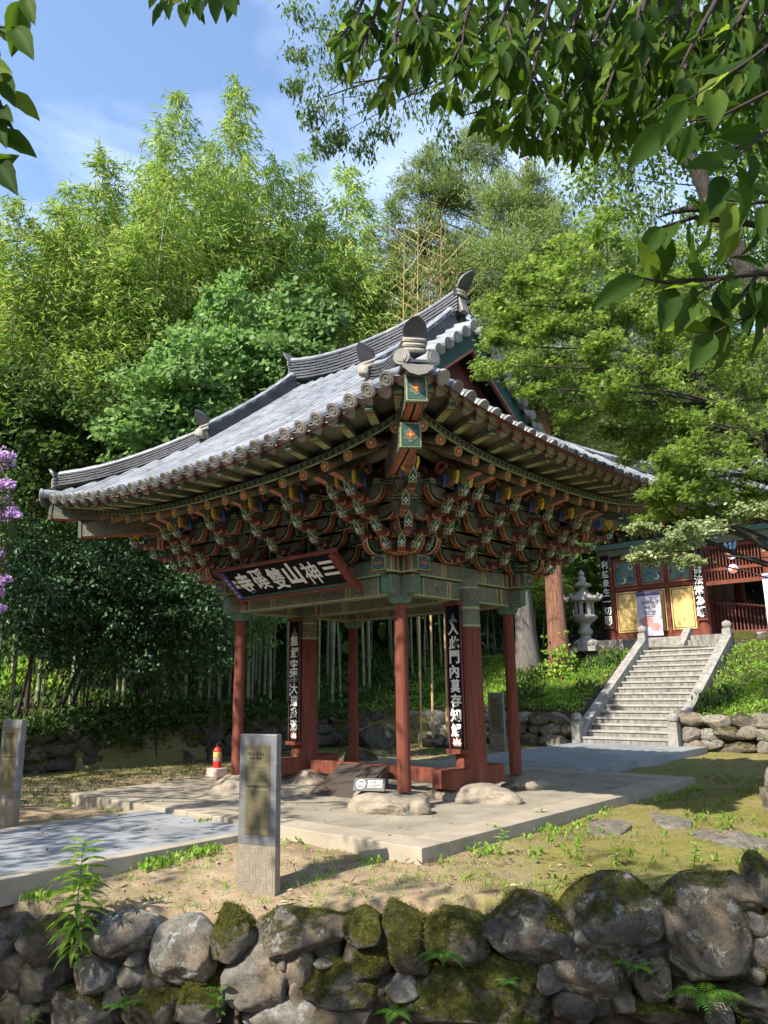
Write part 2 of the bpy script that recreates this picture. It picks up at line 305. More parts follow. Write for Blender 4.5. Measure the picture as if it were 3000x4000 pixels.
def stonemat(name,moss,lichen,base):
    m,n,p=newmat(name); v=objco(n); oi=node(n,'ShaderNodeObjectInfo')
    ad=node(n,'ShaderNodeVectorMath',operation='ADD'); cx=node(n,'ShaderNodeCombineXYZ'); mu=node(n,'ShaderNodeMath',operation='MULTIPLY'); mu.inputs[1].default_value=37
    n.links.new(oi.outputs['Random'],mu.inputs[0]); n.links.new(mu.outputs[0],cx.inputs[0]); n.links.new(v,ad.inputs[0]); n.links.new(cx.outputs[0],ad.inputs[1]); v=ad.outputs[0]
    f=noise(n,v,7,12,.78); r=ramp(n,[(.30,tuple(x*.28 for x in base)),(.48,base),(.62,tuple(min(1,x*1.55) for x in base)),(.74,tuple(min(1,x*2.1) for x in base))]); n.links.new(f,r.inputs[0])
    br=noise(n,v,2.4,6); r2=ramp(n,[(.42,(.92,.95,1.0)),(.66,(1.14,.98,.80))]); n.links.new(br,r2.inputs[0]); c=mixc(n,1.0,r.outputs[0],r2.outputs[0],'MULTIPLY')
    gr=node(n,'ShaderNodeTexVoronoi'); gr.inputs['Scale'].default_value=85; n.links.new(v,gr.inputs['Vector']); rg=ramp(n,[(.15,(.72,.72,.72)),(.5,(1.1,1.1,1.1))]); n.links.new(gr.outputs['Distance'],rg.inputs[0]); c=mixc(n,.8,c,rg.outputs[0],'MULTIPLY')
    lf=noise(n,v,8.5,9,.70,.5); lo_=.66-.15*lichen; rl=ramp(n,[(lo_,(0,0,0)),(lo_+.035,(1,1,1))]); n.links.new(lf,rl.inputs[0])
    sp=noise(n,v,38,6,.75); rs=ramp(n,[(.32,(.20,.20,.17)),(.6,(.42,.43,.37))]); n.links.new(sp,rs.inputs[0])
    lm=node(n,'ShaderNodeMath',operation='MULTIPLY'); lm.inputs[1].default_value=min(.95,lichen*1.3); n.links.new(rl.outputs[0],lm.inputs[0]); c=mixc(n,lm.outputs[0],c,rs.outputs[0])
    ge=node(n,'ShaderNodeNewGeometry'); sxyz=node(n,'ShaderNodeSeparateXYZ'); n.links.new(ge.outputs['Normal'],sxyz.inputs[0])
    mn=noise(n,v,3.6,10,.74,.5); a1=node(n,'ShaderNodeMath',operation='MULTIPLY_ADD'); a1.inputs[1].default_value=.17; n.links.new(sxyz.outputs[2],a1.inputs[0]); n.links.new(mn,a1.inputs[2])
    t0=.80-.36*moss; rm=ramp(n,[(t0,(0,0,0)),(t0+.07,(1,1,1))]); n.links.new(a1.outputs[0],rm.inputs[0])
    mf=noise(n,v,30,9,.8); rmc=ramp(n,[(.30,(.012,.014,.004)),(.48,(.060,.062,.012)),(.60,(.125,.122,.024)),(.72,(.20,.185,.05))]); n.links.new(mf,rmc.inputs[0])
    c=mixc(n,rm.outputs[0],c,rmc.outputs[0]); n.links.new(c,p.inputs['Base Color']); p.inputs['Roughness'].default_value=.95; p.inputs['Specular IOR Level'].default_value=.15
    h=node(n,'ShaderNodeMath',operation='MULTIPLY_ADD'); n.links.new(rm.outputs[0],h.inputs[0]); n.links.new(mf,h.inputs[1]); n.links.new(noise(n,v,20,12,.8),h.inputs[2])
    bump(n,p,h.outputs[0],1.0,.045); return m
M['st_lichen']=stonemat('lichen_granite_boulder',.22,.85,(.20,.18,.148))
M['st_moss']=stonemat('mossy_granite_boulder',.92,.15,(.14,.125,.095))
M['st_mix']=stonemat('half_mossy_boulder',.58,.62,(.14,.126,.10))
M['st_plain']=stonemat('bare_granite_boulder',.15,.35,(.19,.17,.138))
M['st_dark']=stonemat('dark_stone',.45,.2,(.09,.082,.066))  # stone with a darker base tone, some moss and a little lichen
M['plinth']=nmat('weathered_plinth_stone',[(.25,(.13,.105,.075)),(.5,(.235,.195,.145)),(.8,(.35,.305,.24))],5,.9,.9,detail=9,bdist=.02)
# ================================================================ SETTING
Q0=np.array([1.0,-6.42]); Q1=np.array([7.0,-2.42]); QD=(Q1-Q0)/np.linalg.norm(Q1-Q0); QN=np.array([QD[1],-QD[0]])
def sstep(a,b,x):
    t=np.clip((x-a)/(b-a),0,1); return t*t*(3-2*t)
_ph=nr.rand(8,4)
def bumps(x,y,s,amp):
    z=0*x
    for i in range(8):
        a=_ph[i,0]*6.28; k=s*(.6+1.6*_ph[i,1]); z=z+np.sin((x*math.cos(a)+y*math.sin(a))*k+_ph[i,2]*6.28)
    return z*amp/3
def H(x,y):
    x=np.asarray(x,float); y=np.asarray(y,float)
    z=-.13+bumps(x,y,1.6,.025)+bumps(x,y,6,.008)
    dw=(x-Q0[0])*QN[0]+(y-Q0[1])*QN[1]; s=(x-Q0[0])*QD[0]+(y-Q0[1])*QD[1]
    z=z-.12*sstep(-2.2,-.2,dw)*sstep(6.5,1,s)+.10*sstep(-1.5,-.2,dw)*sstep(4.5,6.5,s)
    z=np.where(dw>-.20,-1.10+bumps(x,y,3,.05)-.25*sstep(.3,2.5,dw),z)
    # left bank behind the dry stone wall
    dl=-8.35-x+bumps(y,x,.5,.25)
    zl=np.where(dl>0,.78+.24*np.minimum(dl,9)+.42*np.maximum(dl-9,0),-9)
    db=y-10.42
    zb=np.where(db>0,.72+np.minimum(.40*db,1.80)+.55*np.maximum(db-20,0),-9)
    zb=np.minimum(zb,np.maximum(.72,2.52+.55*np.maximum(db-20,0)))
    zc=np.maximum(zl,zb)+bumps(x,y,1.2,.09)*(np.maximum(zl,zb)>0)
    # diagonal corner of the bank
    dc=((-8.35-x)+(y-10.42))/1.414+1.9
    zd=np.where(dc>0,.70+.3*np.minimum(dc,7),-9)
    z=np.maximum(z,np.maximum(zc,zd))
    under=(x>-2.0)&(x<.92)&(y>9.9)&(y<14.9)
    z=np.where(under,np.minimum(z,np.maximum(-.2,(y-10.3)*.54-.35)),z)
    pod=(x>-6)&(x<6)&(y>16.6)&(y<26)
    z=np.where(pod,np.minimum(z,2.5),z)
    return z
def h1(x,y): return float(H(np.array([x]),np.array([y]))[0])
def grid(xs,ys):
    X,Y=np.meshgrid(xs,ys); Z=H(X,Y); nx,ny=len(xs),len(ys)
    V=np.stack([X,Y,Z],-1).reshape(-1,3); i=np.arange(ny-1)[:,None]*nx+np.arange(nx-1)[None]
    F=np.stack([i,i+1,i+nx+1,i+nx],-1).reshape(-1,4); return V,F
xs=np.concatenate([np.linspace(-140,-30,30)[:-1],np.linspace(-30,-12,40)[:-1],np.arange(-12,9.5,.11),np.linspace(9.6,30,30)[1:],np.linspace(30,140,20)[1:]])
ys=np.concatenate([np.linspace(-60,-14,24)[:-1],np.arange(-14,16.2,.11),np.linspace(16.3,40,50)[1:],np.linspace(40,160,25)[1:]])
V,F=grid(xs,ys); me=bpy.data.meshes.new('ground'); me.from_pydata(V.tolist(),[],F.tolist()); me.polygons.foreach_set('use_smooth',np.ones(len(F),dtype=bool))
def groundmat():
    m,n,p=newmat('sandy_mossy_ground'); v=objco(n); s=node(n,'ShaderNodeSeparateXYZ'); n.links.new(v,s.inputs[0])
    big=noise(n,v,.55,6,.6); mid=noise(n,v,3.5,8,.65); fine=noise(n,v,38,6,.7)
    rd=ramp(n,[(.25,(.16,.115,.068)),(.5,(.29,.22,.14)),(.75,(.40,.32,.215))]); n.links.new(mid,rd.inputs[0])
    rf=ramp(n,[(.3,(.72,.70,.68)),(.7,(1.15,1.14,1.1))]); n.links.new(fine,rf.inputs[0]); c=mixc(n,1.0,rd.outputs[0],rf.outputs[0],'MULTIPLY')
    vo=node(n,'ShaderNodeTexVoronoi'); vo.inputs['Scale'].default_value=26; n.links.new(v,vo.inputs['Vector'])
    rv=ramp(n,[(.10,(.45,.40,.33)),(.2,(1,1,1))]); n.links.new(vo.outputs['Distance'],rv.inputs[0]); c=mixc(n,.6,c,rv.outputs[0],'MULTIPLY')
    # moss mask: to the right of the platform
    def rng(o,a,b):
        r=node(n,'ShaderNodeMapRange'); r.inputs[1].default_value=a; r.inputs[2].default_value=b; n.links.new(o,r.inputs[0]); return r.outputs[0]
    def mth(op,a,b):
        x=node(n,'ShaderNodeMath',operation=op)
        for i,q in enumerate((a,b)):
            if isinstance(q,(int,float)): x.inputs[i].default_value=q
            else: n.links.new(q,x.inputs[i])
        return x.outputs[0]
    xy=mth('ADD',s.outputs[0],mth('MULTIPLY',s.outputs[1],.75))
    right=rng(xy,-1.2,3.0)
    left=rng(s.outputs[0],-3.0,-6.5)
    mk=mth('ADD',mth('MULTIPLY',right,.34),mth('MULTIPLY',left,.30)); mk=mth('ADD',mk,mth('MULTIPLY',mid,.55)); mk=mth('ADD',mk,mth('MULTIPLY',big,.35))
    rmk=ramp(n,[(.66,(0,0,0)),(.80,(1,1,1))]); n.links.new(mk,rmk.inputs[0])
    rg=ramp(n,[(.25,(.06,.062,.012)),(.5,(.155,.15,.030)),(.75,(.25,.22,.06))]); n.links.new(noise(n,v,14,7,.75),rg.inputs[0])
    c=mixc(n,mth('MULTIPLY',rmk.outputs[0],.88),c,rg.outputs[0])
    rs=ramp(n,[(.25,(.022,.018,.010)),(.55,(.06,.045,.026)),(.8,(.10,.085,.04))]); n.links.new(noise(n,v,6,8,.7),rs.inputs[0])
    bank=rng(s.outputs[2],.35,.7); c=mixc(n,bank,c,rs.outputs[0])
    low=rng(s.outputs[2],-.33,-.5); rl=ramp(n,[(.3,(.05,.035,.022)),(.7,(.16,.11,.075))]); n.links.new(mid,rl.inputs[0]); c=mixc(n,low,c,rl.outputs[0])
    n.links.new(c,p.inputs['Base Color']); p.inputs['Roughness'].default_value=.95; p.inputs['Specular IOR Level'].default_value=.15
    hh=mth('ADD',mth('MULTIPLY',fine,.5),mth('MULTIPLY',mid,.8)); bump(n,p,hh,.8,.03); return m
me.materials.append(groundmat()); tag(obj('ground',me),kind='structure')
# ---- stone platform under the gate
def slabmat(name,stops,sx,sy,ox,oy,gap=.010,rough=.78,tint=.16):
    m,n,p=newmat(name); v=objco(n); mp=node(n,'ShaderNodeMapping'); mp.inputs['Location'].default_value=(ox,oy,0); n.links.new(v,mp.inputs[0])
    b=node(n,'ShaderNodeTexBrick'); b.offset=.5; b.inputs['Scale'].default_value=1; b.inputs['Brick Width'].default_value=sx; b.inputs['Row Height'].default_value=sy; b.inputs['Mortar Size'].default_value=gap; b.inputs['Mortar Smooth'].default_value=.3
    b.inputs['Color1'].default_value=(1-tint,1-tint,1-tint,1); b.inputs['Color2'].default_value=(1+tint,1+tint,1+tint,1); b.inputs['Mortar'].default_value=(.55,.53,.5,1)
    n.links.new(mp.outputs[0],b.inputs['Vector'])
    f=noise(n,v,1.8,9,.65); r=ramp(n,stops); n.links.new(f,r.inputs[0]); c=mixc(n,1.0,r.outputs[0],b.outputs['Color'],'MULTIPLY')
    f2=noise(n,v,60,3); r2=ramp(n,[(.3,(.85,.85,.85)),(.7,(1.1,1.1,1.1))]); n.links.new(f2,r2.inputs[0]); c=mixc(n,1.0,c,r2.outputs[0],'MULTIPLY')
    n.links.new(c,p.inputs['Base Color']); p.inputs['Roughness'].default_value=rough; bump(n,p,b.outputs['Fac'],-.4,.004); return m
M['slab_blue']=slabmat('blue_grey_path_slab',[(.25,(.17,.18,.19)),(.5,(.23,.24,.25)),(.8,(.30,.30,.30))],1.15,.58,.1,.2,.006,.7,.14)
M['slab_warm']=slabmat('warm_platform_slab',[(.28,(.15,.128,.095)),(.45,(.245,.212,.158)),(.6,(.295,.258,.195)),(.75,(.37,.33,.255))],2.05,2.15,.35,.55,.010,.85,.08)
PX0,PX1,PY0,PY1=-3.5,3.45,-3.13,3.95
b=MB(); e=.42
b.box(((PX0+PX1)/2,(PY0+PY1)/2,-.02),(PX1-PX0-2*e,PY1-PY0-2*e,.04),0)
def kerb(b,a,c,w,h,seg,z):  # a row of kerb stones with fine joints
    a=Vector(a); c=Vector(c); Ln=(c-a).length; d=(c-a)/Ln; t=0
    while t<Ln-.01:
        l=min(seg*rnd.uniform(.85,1.2),Ln-t); l=Ln-t if Ln-t-l<.4 else l
        b.bar(a+d*(t+.003)+Vector((0,0,z)),a+d*(t+l-.003)+Vector((0,0,z)),w,h,1); t+=l
for a,c in (((PX0,PY0+e/2,0),(PX1,PY0+e/2,0)),((PX0,PY1-e/2,0),(PX1,PY1-e/2,0)),((PX0+e/2,PY0+e,0),(PX0+e/2,PY1-e,0)),((PX1-e/2,PY0+e,0),(PX1-e/2,PY1-e,0))):
    kerb(b,a,c,e,.20,2.3,-.0985)
b.box(((PX0+PX1)/2,(PY0+PY1)/2,-.2),(PX1-PX0-.16,PY1-PY0-.16,.25),2)
tag(b.build('platform',[M['slab_warm'],M['concrete'],M['plinth']],bevel=.008),kind='structure')
b=MB(); b.box((-.07,-8.6,-.075),(2.3,10.9,.05),0); 
kerb(b,(1.16,-14,0),(1.16,-3.16,0),.16,.22,2.2,-.155); kerb(b,(-1.3,-14,0),(-1.3,-3.16,0),.16,.22,2.2,-.155)
tag(b.build('path',[M['slab_blue'],M['concrete']],bevel=.006),kind='structure')
b=MB(); b.box((-.19,7.05,-.03),(3.0,6.15,.06),0); kerb(b,(1.4,3.98,0),(1.4,10.1,0),.18,.26,2.2,-.121); kerb(b,(-1.78,3.98,0),(-1.78,10.1,0),.18,.26,2.2,-.121); kerb(b,(-1.69,4.07,0),(1.31,4.07,0),.18,.255,2.2,-.123)
tag(b.build('walkway',[M['slab_blue'],M['slab_blue']],bevel=.006),kind='structure')

# ================================================================ THE GATE
X_,Y_,Z_=Vector((1,0,0)),Vector((0,1,0)),Vector((0,0,1))
gate=thing('temple_gate','open one-bay temple gate with red pillars, painted brackets and large grey tiled roof','temple gate')
PA,PB,ZT=1.712,1.322,2.647
posts=[(PA,-PB,.207),(-PA,-PB,.219),(-PA,PB,.199),(PA,PB,.187)]
for x,y,z in posts:
    n=10; path=[(x,y,z+(ZT-z)*k/n) for k in range(n+1)]
    MB().tube(path,[.092-.010*k/n for k in range(n+1)],18,0,jit=.02).build('post',[M['red']],gate,'auto')
PILX=1.752; PILY=.12
for sx_ in (1,-1):
    x=PILX*sx_+(.03 if sx_<0 else 0); n=12; z0=.2
    path=[(x,PILY,z0+(2.34-z0)*k/n) for k in range(n+1)]
    p_=MB().tube(path,[.225-.022*k/n for k in range(n+1)],22,0,jit=.012).build('pillar',[M['red']],gate,'auto')
    c_=MB(); c_.tube([(x,PILY,2.34),(x,PILY,2.7),(x,PILY,3.05)],[.207,.203,.20],22,0)
    c_.tube([(x,PILY,2.345),(x,PILY,2.375)],.209,22,1); c_.tube([(x,PILY,2.60),(x,PILY,2.63)],.208,22,1); c_.tube([(x,PILY,2.9),(x,PILY,2.925)],.206,22,1)
    c_.build('painted_collar',[M['dan'],M['lgreen']],p_,'auto')
    # foot beam through the pillar
    MB().box((x-.03*sx_,PILY-.02,.27),(.34,1.30,.24),0).build('foot_beam',[M['red']],gate,bevel=.015)
MB().box((-.1,0.08,.24),(2.75,.13,.20),0).build('sill_beam',[M['red']],gate,bevel=.01)
# natural plinth stones
def rockmesh(name,size,seed,mat,sub=3,rough=.16,sq=.6):
    bm=bmesh.new(); bmesh.ops.create_icosphere(bm,subdivisions=sub+1,radius=1.0)
    r=np.random.RandomState(seed); nk=17; K=r.normal(size=(nk,3)); K/=np.linalg.norm(K,axis=1,keepdims=True); off=r.uniform(.68,.98,nk)
    C=np.array([tuple(v.co) for v in bm.verts]); C=np.sign(C)*np.abs(C)**sq; C/=np.maximum(1e-6,np.linalg.norm(C,axis=1,keepdims=True)**.55)
    for k,o in zip(K,off):           # knock flat facets off
        d=C@k-o; C=C-np.outer(np.clip(d,0,None)*.93,k)
    o_=Vector(r.uniform(-50,50,3)); nn=C/np.linalg.norm(C,axis=1,keepdims=True)
    nz=np.array([mnoise.fractal(Vector(c)*1.3+o_,1.0,2.1,3)*.9+mnoise.fractal(Vector(c)*4.5+o_,.8,2.1,4)*.30 for c in C])
    C=C+nn*(nz*rough*.75)[:,None]
    lo,hi=C.min(0),C.max(0); C=(C-(lo+hi)/2)/(hi-lo)*np.array(size)
    for v_,c_ in zip(bm.verts,C): v_.co=c_
    me=bpy.data.meshes.new(name); bm.to_mesh(me); bm.free(); me.materials.append(mat)
    me.polygons.foreach_set('use_smooth',np.ones(len(me.polygons),dtype=bool)); return me
for i,(x,y,z,sx_,sy_,h) in enumerate([(1.58,-1.48,.207,1.18,.92,.46),(-1.72,-1.34,.219,.90,.70,.46),(-PA,PB,.199,.8,.7,.42),(PA+.08,PB,.187,.85,.8,.40),(1.95,.0,.2,1.5,1.05,.46),(-1.72,.1,.2,1.3,.95,.44)]):
    o=obj('plinth_stone',rockmesh('plinth_stone',(sx_*1.05,sy_*1.05,h),40+i,M['plinth'],4,.16,.48),gate); o.location=(x,y,z-h/2+.005)
o=obj('plinth_stone',rockmesh('plinth_stone',(.3,.26,.22),55,M['plinth'],2,.12),gate); o.location=(2.16,-1.55,.07)
# ---- beams (their painted bands and end panels belong to the same piece of timber)
BM=['dan','lgreen','orange','dgreen','salmon','blue','yellow','green']
def endpanel(b,c,d,w,h):
    c=Vector(c); d=Vector(d); s=Vector((-d.y,d.x,0)); u=Vector((0,0,1)); k=.004
    def q(x0,x1,z0,z1,m,t):
        b.prism([(x0,z0),(x1,z0),(x1,z1),(x0,z1)],c+d*t,s,u,d,.004,m)
    q(-w/2+.012,w/2-.012,-h/2+.012,h/2-.012,1,k); q(-w/2+.024,w/2-.024,-h/2+.024,h/2-.024,3,k*2)
    a=.035
    for (x,z,m) in ((-a,0,2),(a,0,2),(0,-a,5),(0,a,5),(0,0,6)): q(x-.024,x+.024,z-.024,z+.024,m,k*3)
    for (x,z) in ((-2*a,2*a),(2*a,2*a),(-2*a,-2*a),(2*a,-2*a)):
        if abs(x)<w/2-.03 and abs(z)<h/2-.02: q(x-.02,x+.02,z-.014,z+.014,7,k*3)
def beam(name,a,b_,w,h,z,par=gate,m='dan',bands=(),ends=False):
    q=MB(); A=Vector((*a,z)); B=Vector((*b_,z)); d=(B-A).normalized(); q.bar(A,B,w,h,0); q.bar(A-Z_*(h/2-.012),B-Z_*(h/2-.012),w+.006,.022,1)
    for o,e in ((A,d),(B,-d)):
        for t,mm in bands: q.bar(o+e*(t-.013),o+e*(t+.013),w+.005,h+.004,mm)
    if ends: endpanel(q,A,-d,w,h); endpanel(q,B,d,w,h)
    return q.build(name,[M[m]]+[M[k] for k in BM[1:]],par)
EX=.42
B1=((.20,1),(.24,2),(.28,3),(.32,1),(.86,1),(.90,4),(.94,1))
B2=((.10,1),(.145,2),(.19,3),(.235,4),(.28,3),(.33,1),(.58,1),(.62,2),(.66,3),(.70,1),(1.2,1),(1.24,4),(1.28,1))
for s_ in (-1,1):
    beam('tie_beam',(-PA,s_*PB),(PA,s_*PB),.17,.26,2.85,bands=B1); beam('tie_beam',(s_*PA,-PB+.085),(s_*PA,PB-.085),.17,.26,2.848,bands=B1)
    beam('plate_beam',(-PA-EX,s_*PB),(PA+EX,s_*PB),.26,.22,3.10,m='dan2',bands=B2,ends=True); beam('plate_beam',(s_*PA,-PB-EX),(s_*PA,PB+EX),.256,.216,3.103,m='dan2',bands=B2,ends=True)
beam('cross_beam',(-PILX+.2,PILY),(PILX-.2,PILY),.2,.26,2.86,bands=B1)
# capitals: carved wing brackets round the post heads
for sx_ in (-1,1):
    for sy_ in (-1,1):
        b=MB(); x,y=sx_*PA,sy_*PB
        prof=[(.0,.355),(.30,.355),(.30,.13),(.27,.105),(.16,.10),(.15,.05),(.115,0),(.0,0)]
        for d in ((1,0),(-1,0),(0,1),(0,-1)):
            b.prism(prof,(x,y,ZT-.03),(d[0],d[1],0),(0,0,1),(-d[1],d[0],0),.15,0,1)
        b.tube([(x,y,ZT-.05),(x,y,ZT+.04)],[.115,.15],16,0)
        b.build('capital',[M['green'],M['dan']],gate,bevel=.006)
# ---- bracket sets
def arm_profile(l,h,e=0):
    a=l/2+e; P=[(-a,h+e)]; rr=min(.17,l*.32)
    for k in range(0,7):
        t=k/6*math.pi/2; P.append((-a+rr*(1-math.cos(t)),h*.88*(1-math.sin(t))-e*math.sin(t)))
    return P+[(-x,y) for x,y in P[::-1]]
def block(b,c,s=.12,h=.085):
    c=Vector(c); b.box(c+Z_*(h*.27),(s,s,h*.46),2); b.box(c-Z_*(h*.22),(s*.8,s*.8,h*.52),4); b.box(c+Z_*(h*.5),(s+.014,s+.014,.013),3); b.box(c+Z_*(h*.04),(s+.012,s+.012,.011),3)
def arm(b,u,z,ln,th=.10,h=.185,m=6):
    b.prism(arm_profile(ln,h),(u,0,z),Y_,Z_,X_,th,1,m)
    rr=min(.17,ln*.32)
    for q in (-1,1):
        b.prism(arm_profile(ln,h,.006),(u+q*(th/2-.010),0,z),Y_,Z_,X_,.020,3 if q>0 else 5,2)
        b.prism(arm_profile(ln-.045,h-.03),(u+q*(th/2+.002),0,z+.018),Y_,Z_,X_,.005,2,m)
    for sy_ in (-1,1):      # dark slit down the rounded end
        for k in range(1,5):
            t=k/6*math.pi/2; b.box((u,sy_*(ln/2-rr*(1-math.cos(t))),h*.88*(1-math.sin(t))+z),(.013,.014,.034),7)
TU=[.48,.73,.98,1.21]; TZ=[3.30,3.49,3.68,3.87]
def bracket_meshes(us=1.0,diag=False):
    core=MB()   # mats: 0 brownred 1 salmon 2 dgreen 3 lgreen 4 green 5 orange 6 dan2 7 black
    block(core,(0,0,3.265),.27,.12)
    for k in range(4):
        z=TZ[k]
        core.box(((TU[k]*us-.32)/2-.1,0,z+.03),(TU[k]*us-.04,.075,.13),2)
        core.bar((-.1,0,z-.045),(TU[k]*us-.30,0,z-.045),.082,.03,1)
        for j in range(k+2):
            u=(.22+.245*j)*us if j<k+1 else 0
            ln=.56 if j==k else (.80 if j<k+1 else .76)
            if diag: ln*=.6
            arm(core,u,z-.085,ln)
            for sy_ in (-1,1): block(core,(u,sy_*(ln/2-.07),z+.125),.115,.075)
            block(core,(u,0,z+.135),.11,.06)
    beaks=[]
    for k in range(4):
        q=MB(); t=TU[k]*us; z=TZ[k]
        body=[(t-.34,.075),(t-.36,-.03),(t-.30,-.085),(t-.24,-.045),(t-.17,-.10),(t-.10,-.06),(t-.03,-.09),(t+.04,-.075),(t+.10,-.03),(t+.145,.035),(t+.175,.125),(t+.10,.06),(t+.02,.015),(t-.07,.0),(t-.18,.03)]; yo=.03*(1 if k%2 else -1)
        q.prism(body,(0,0,z),X_,Z_,Y_,.078,6,0)
        a=Vector((t+.065,0,z-.062)); bb=Vector((t+.182,0,z+.128)); d=(bb-a).normalized(); nn=Vector((d.z,0,-d.x)); l=(bb-a).length
        q.prism([(-.046,.02),(.046,.02),(.046,l*.55),(0,l*1.06),(-.046,l*.55)],a+nn*.014,Y_,d,nn,.012,3)
        q.prism([(-.034,.036),(.034,.036),(.034,l*.52),(0,l*.86),(-.034,l*.52)],a+nn*.021,Y_,d,nn,.006,2)
        for (x,y) in ((0,.24),(0,.46),(-.018,.35),(.018,.35)): q.box(a+nn*.027+d*(l*y)+Y_*x,(.018,.016,.016),4)
        for sy_ in (-1,1):   # raised pale outline on the cheeks
            q.prism([(t+.045,-.065),(t+.105,-.022),(t+.147,.038),(t+.174,.122),(t+.103,.062),(t+.045,.025)],(0,sy_*.041,z),X_,Z_,Y_,.006,3); q.prism([(t+.065,-.035),(t+.105,-.004),(t+.136,.042),(t+.153,.088),(t+.105,.046),(t+.065,.017)],(0,sy_*.044,z),X_,Z_,Y_,.006,2); q.prism([(t+.088,.0),(t+.108,.0),(t+.108,.022),(t+.088,.022)],(0,sy_*.047,z),X_,Z_,Y_,.006,4)
        for (u_,w_,z_) in ((t-.30,.085,-.055),(t-.20,.10,-.065),(t-.09,.09,-.06)): q.lathe([(0,-.04),(w_*.42,-.03),(w_*.55,0),(w_*.45,.03),(0,.04)],(u_,0,z+z_),8,1)
        q.v=[(x_,y_+yo,z_) for x_,y_,z_ in q.v]
        beaks.append((q,[M['brownred'],M['salmon'],M['dgreen'],M['lgreen'],M['white'],M['orange'],M['red_dark']]))
    q=MB(); t=1.25*us
    q.prism([(t-.95,.2),(t-.95,.02),(t-.8,-.05),(t-.62,0),(t-.5,-.07),(t-.34,-.01),(t-.18,-.08),(t-.02,-.02),(t+.12,-.05),(t+.34,.0),(t+.16,.07),(t-.02,.11),(t-.25,.18)],(0,0,4.05),X_,Z_,Y_,.10,1,6)
    for i,(u,z,m) in enumerate([(t+.02,4.07,2),(t-.18,4.06,3),(t-.38,4.06,4),(t-.58,4.06,5)]):
        for sy_ in (-1,1):
            q.prism([(-.055,.06),(.055,.06),(.06,-.01),(.0,-.10),(-.06,-.01)],(u,sy_*.07,z-.01),(Vector((.86,.5*sy_,0))),Z_,Vector((-.5*sy_,.86,0)),.035,m)
    for sy_ in (-1,1):
        for u in (t-.55,t-.22):
            pth=[(u+.10*math.cos(a)*(1-a/8),sy_*.07,4.20+.10*math.sin(a)*(1-a/8)) for a in np.linspace(0,6.2,16)]
            q.tube(pth,.026,6,1)
    cloud=(q,[M['brownred'],M['salmon'],M['yellow'],M['blue'],M['orange'],M['white'],M['dan2']])
    return core,beaks,cloud
def bracket_proto(us=1.0,diag=False):
    core,beaks,cloud=bracket_meshes(us,diag)
    r=core.build('bracket_set',[M['brownred'],M['salmon'],M['dgreen'],M['lgreen'],M['dgreen'],M['orange'],M['dan3'],M['black']],gate)
    for q,ms in beaks: q.build('beak_arm',ms,r)
    cloud[0].build('cloud_head',cloud[1],r); return r
first={}
def place_bracket(x,y,ang,us=1.0,diag=False):
    k=(us,diag)
    if k not in first: o=first[k]=bracket_proto(us,diag)
    else: o=copy_tree(first[k],gate)
    o.location=(x,y,0); o.rotation_euler=(0,0,ang)
for s_ in (-1,1):
    for i in (-1,0,1): place_bracket(i*PA/2,s_*PB,s_*math.pi/2)
    for i in (-1,1): place_bracket(s_*PA,i*PB/3,0 if s_>0 else math.pi)
for sx_ in (-1,1):
    for sy_ in (-1,1):
        place_bracket(sx_*PA,sy_*PB,math.atan2(sy_,sx_),1.38,True)
        place_bracket(sx_*(PA+.30),sy_*PB,sy_*math.pi/2); place_bracket(sx_*PA,sy_*(PB+.30),0 if sx_>0 else math.pi)
        place_bracket(sx_*PA,sy_*PB,sy_*math.pi/2); place_bracket(sx_*PA,sy_*PB,0 if sx_>0 else math.pi)
ib=MB(); block(ib,(0,0,3.265),.22,.12)
for k in range(4):
    z=TZ[k]; ib.box((.09+.11*k,0,z+.0),(.36+.22*k,.06,.10),2)
    for j in range(k+2):
        u=(.10+.245*j) if j<k+1 else -.02; ln=.40 if (j+k)%2 else .30; arm(ib,u,z-.075,ln,.085,.16)
        for sy_ in (-1,1): block(ib,(u,sy_*(ln/2-.05),z+.115),.10,.07)
ibo=ib.build('bracket_infill',[M['brownred'],M['salmon'],M['dgreen'],M['lgreen'],M['dgreen'],M['orange'],M['dan3'],M['black']],gate); n_=0
for s_ in (-1,1):
    for x,y,a in [(PA*f,s_*PB,s_*math.pi/2) for f in (-.75,-.25,.25,.75)]+[(s_*PA,PB*f,0 if s_>0 else math.pi) for f in (-.667,0,.667)]:
        o=ibo if n_==0 else copy_tree(ibo,gate); o.location=(x,y,0); o.rotation_euler=(0,0,a); n_+=1
# inner plates behind the brackets
b=MB()
for s_ in (-1,1):
    b.box((0,s_*PB,3.75),(2*PA,.05,1.05),0); b.box((s_*PA,0,3.75),(.05,2*PB-.06,1.05),0)
b.box((0,0,4.25),(2*PA-.1,2*PB-.1,.05),1)
b.build('bracket_wall',[M['red_dark'],M['dgreen']],gate)
# long eave plates linking the brackets at each step
b=MB()
for k in (1,2,3):
    u=.24*k; z=TZ[k]+.10
    for s_ in (-1,1):
        b.bar((-PA-u,s_*(PB+u),z),(PA+u,s_*(PB+u),z),.055,.10,0); b.bar((s_*(PA+u),-PB-u+.03,z),(s_*(PA+u),PB+u-.03,z),.055,.098,0)
b.build('eave_plate',[M['dan2']],gate)
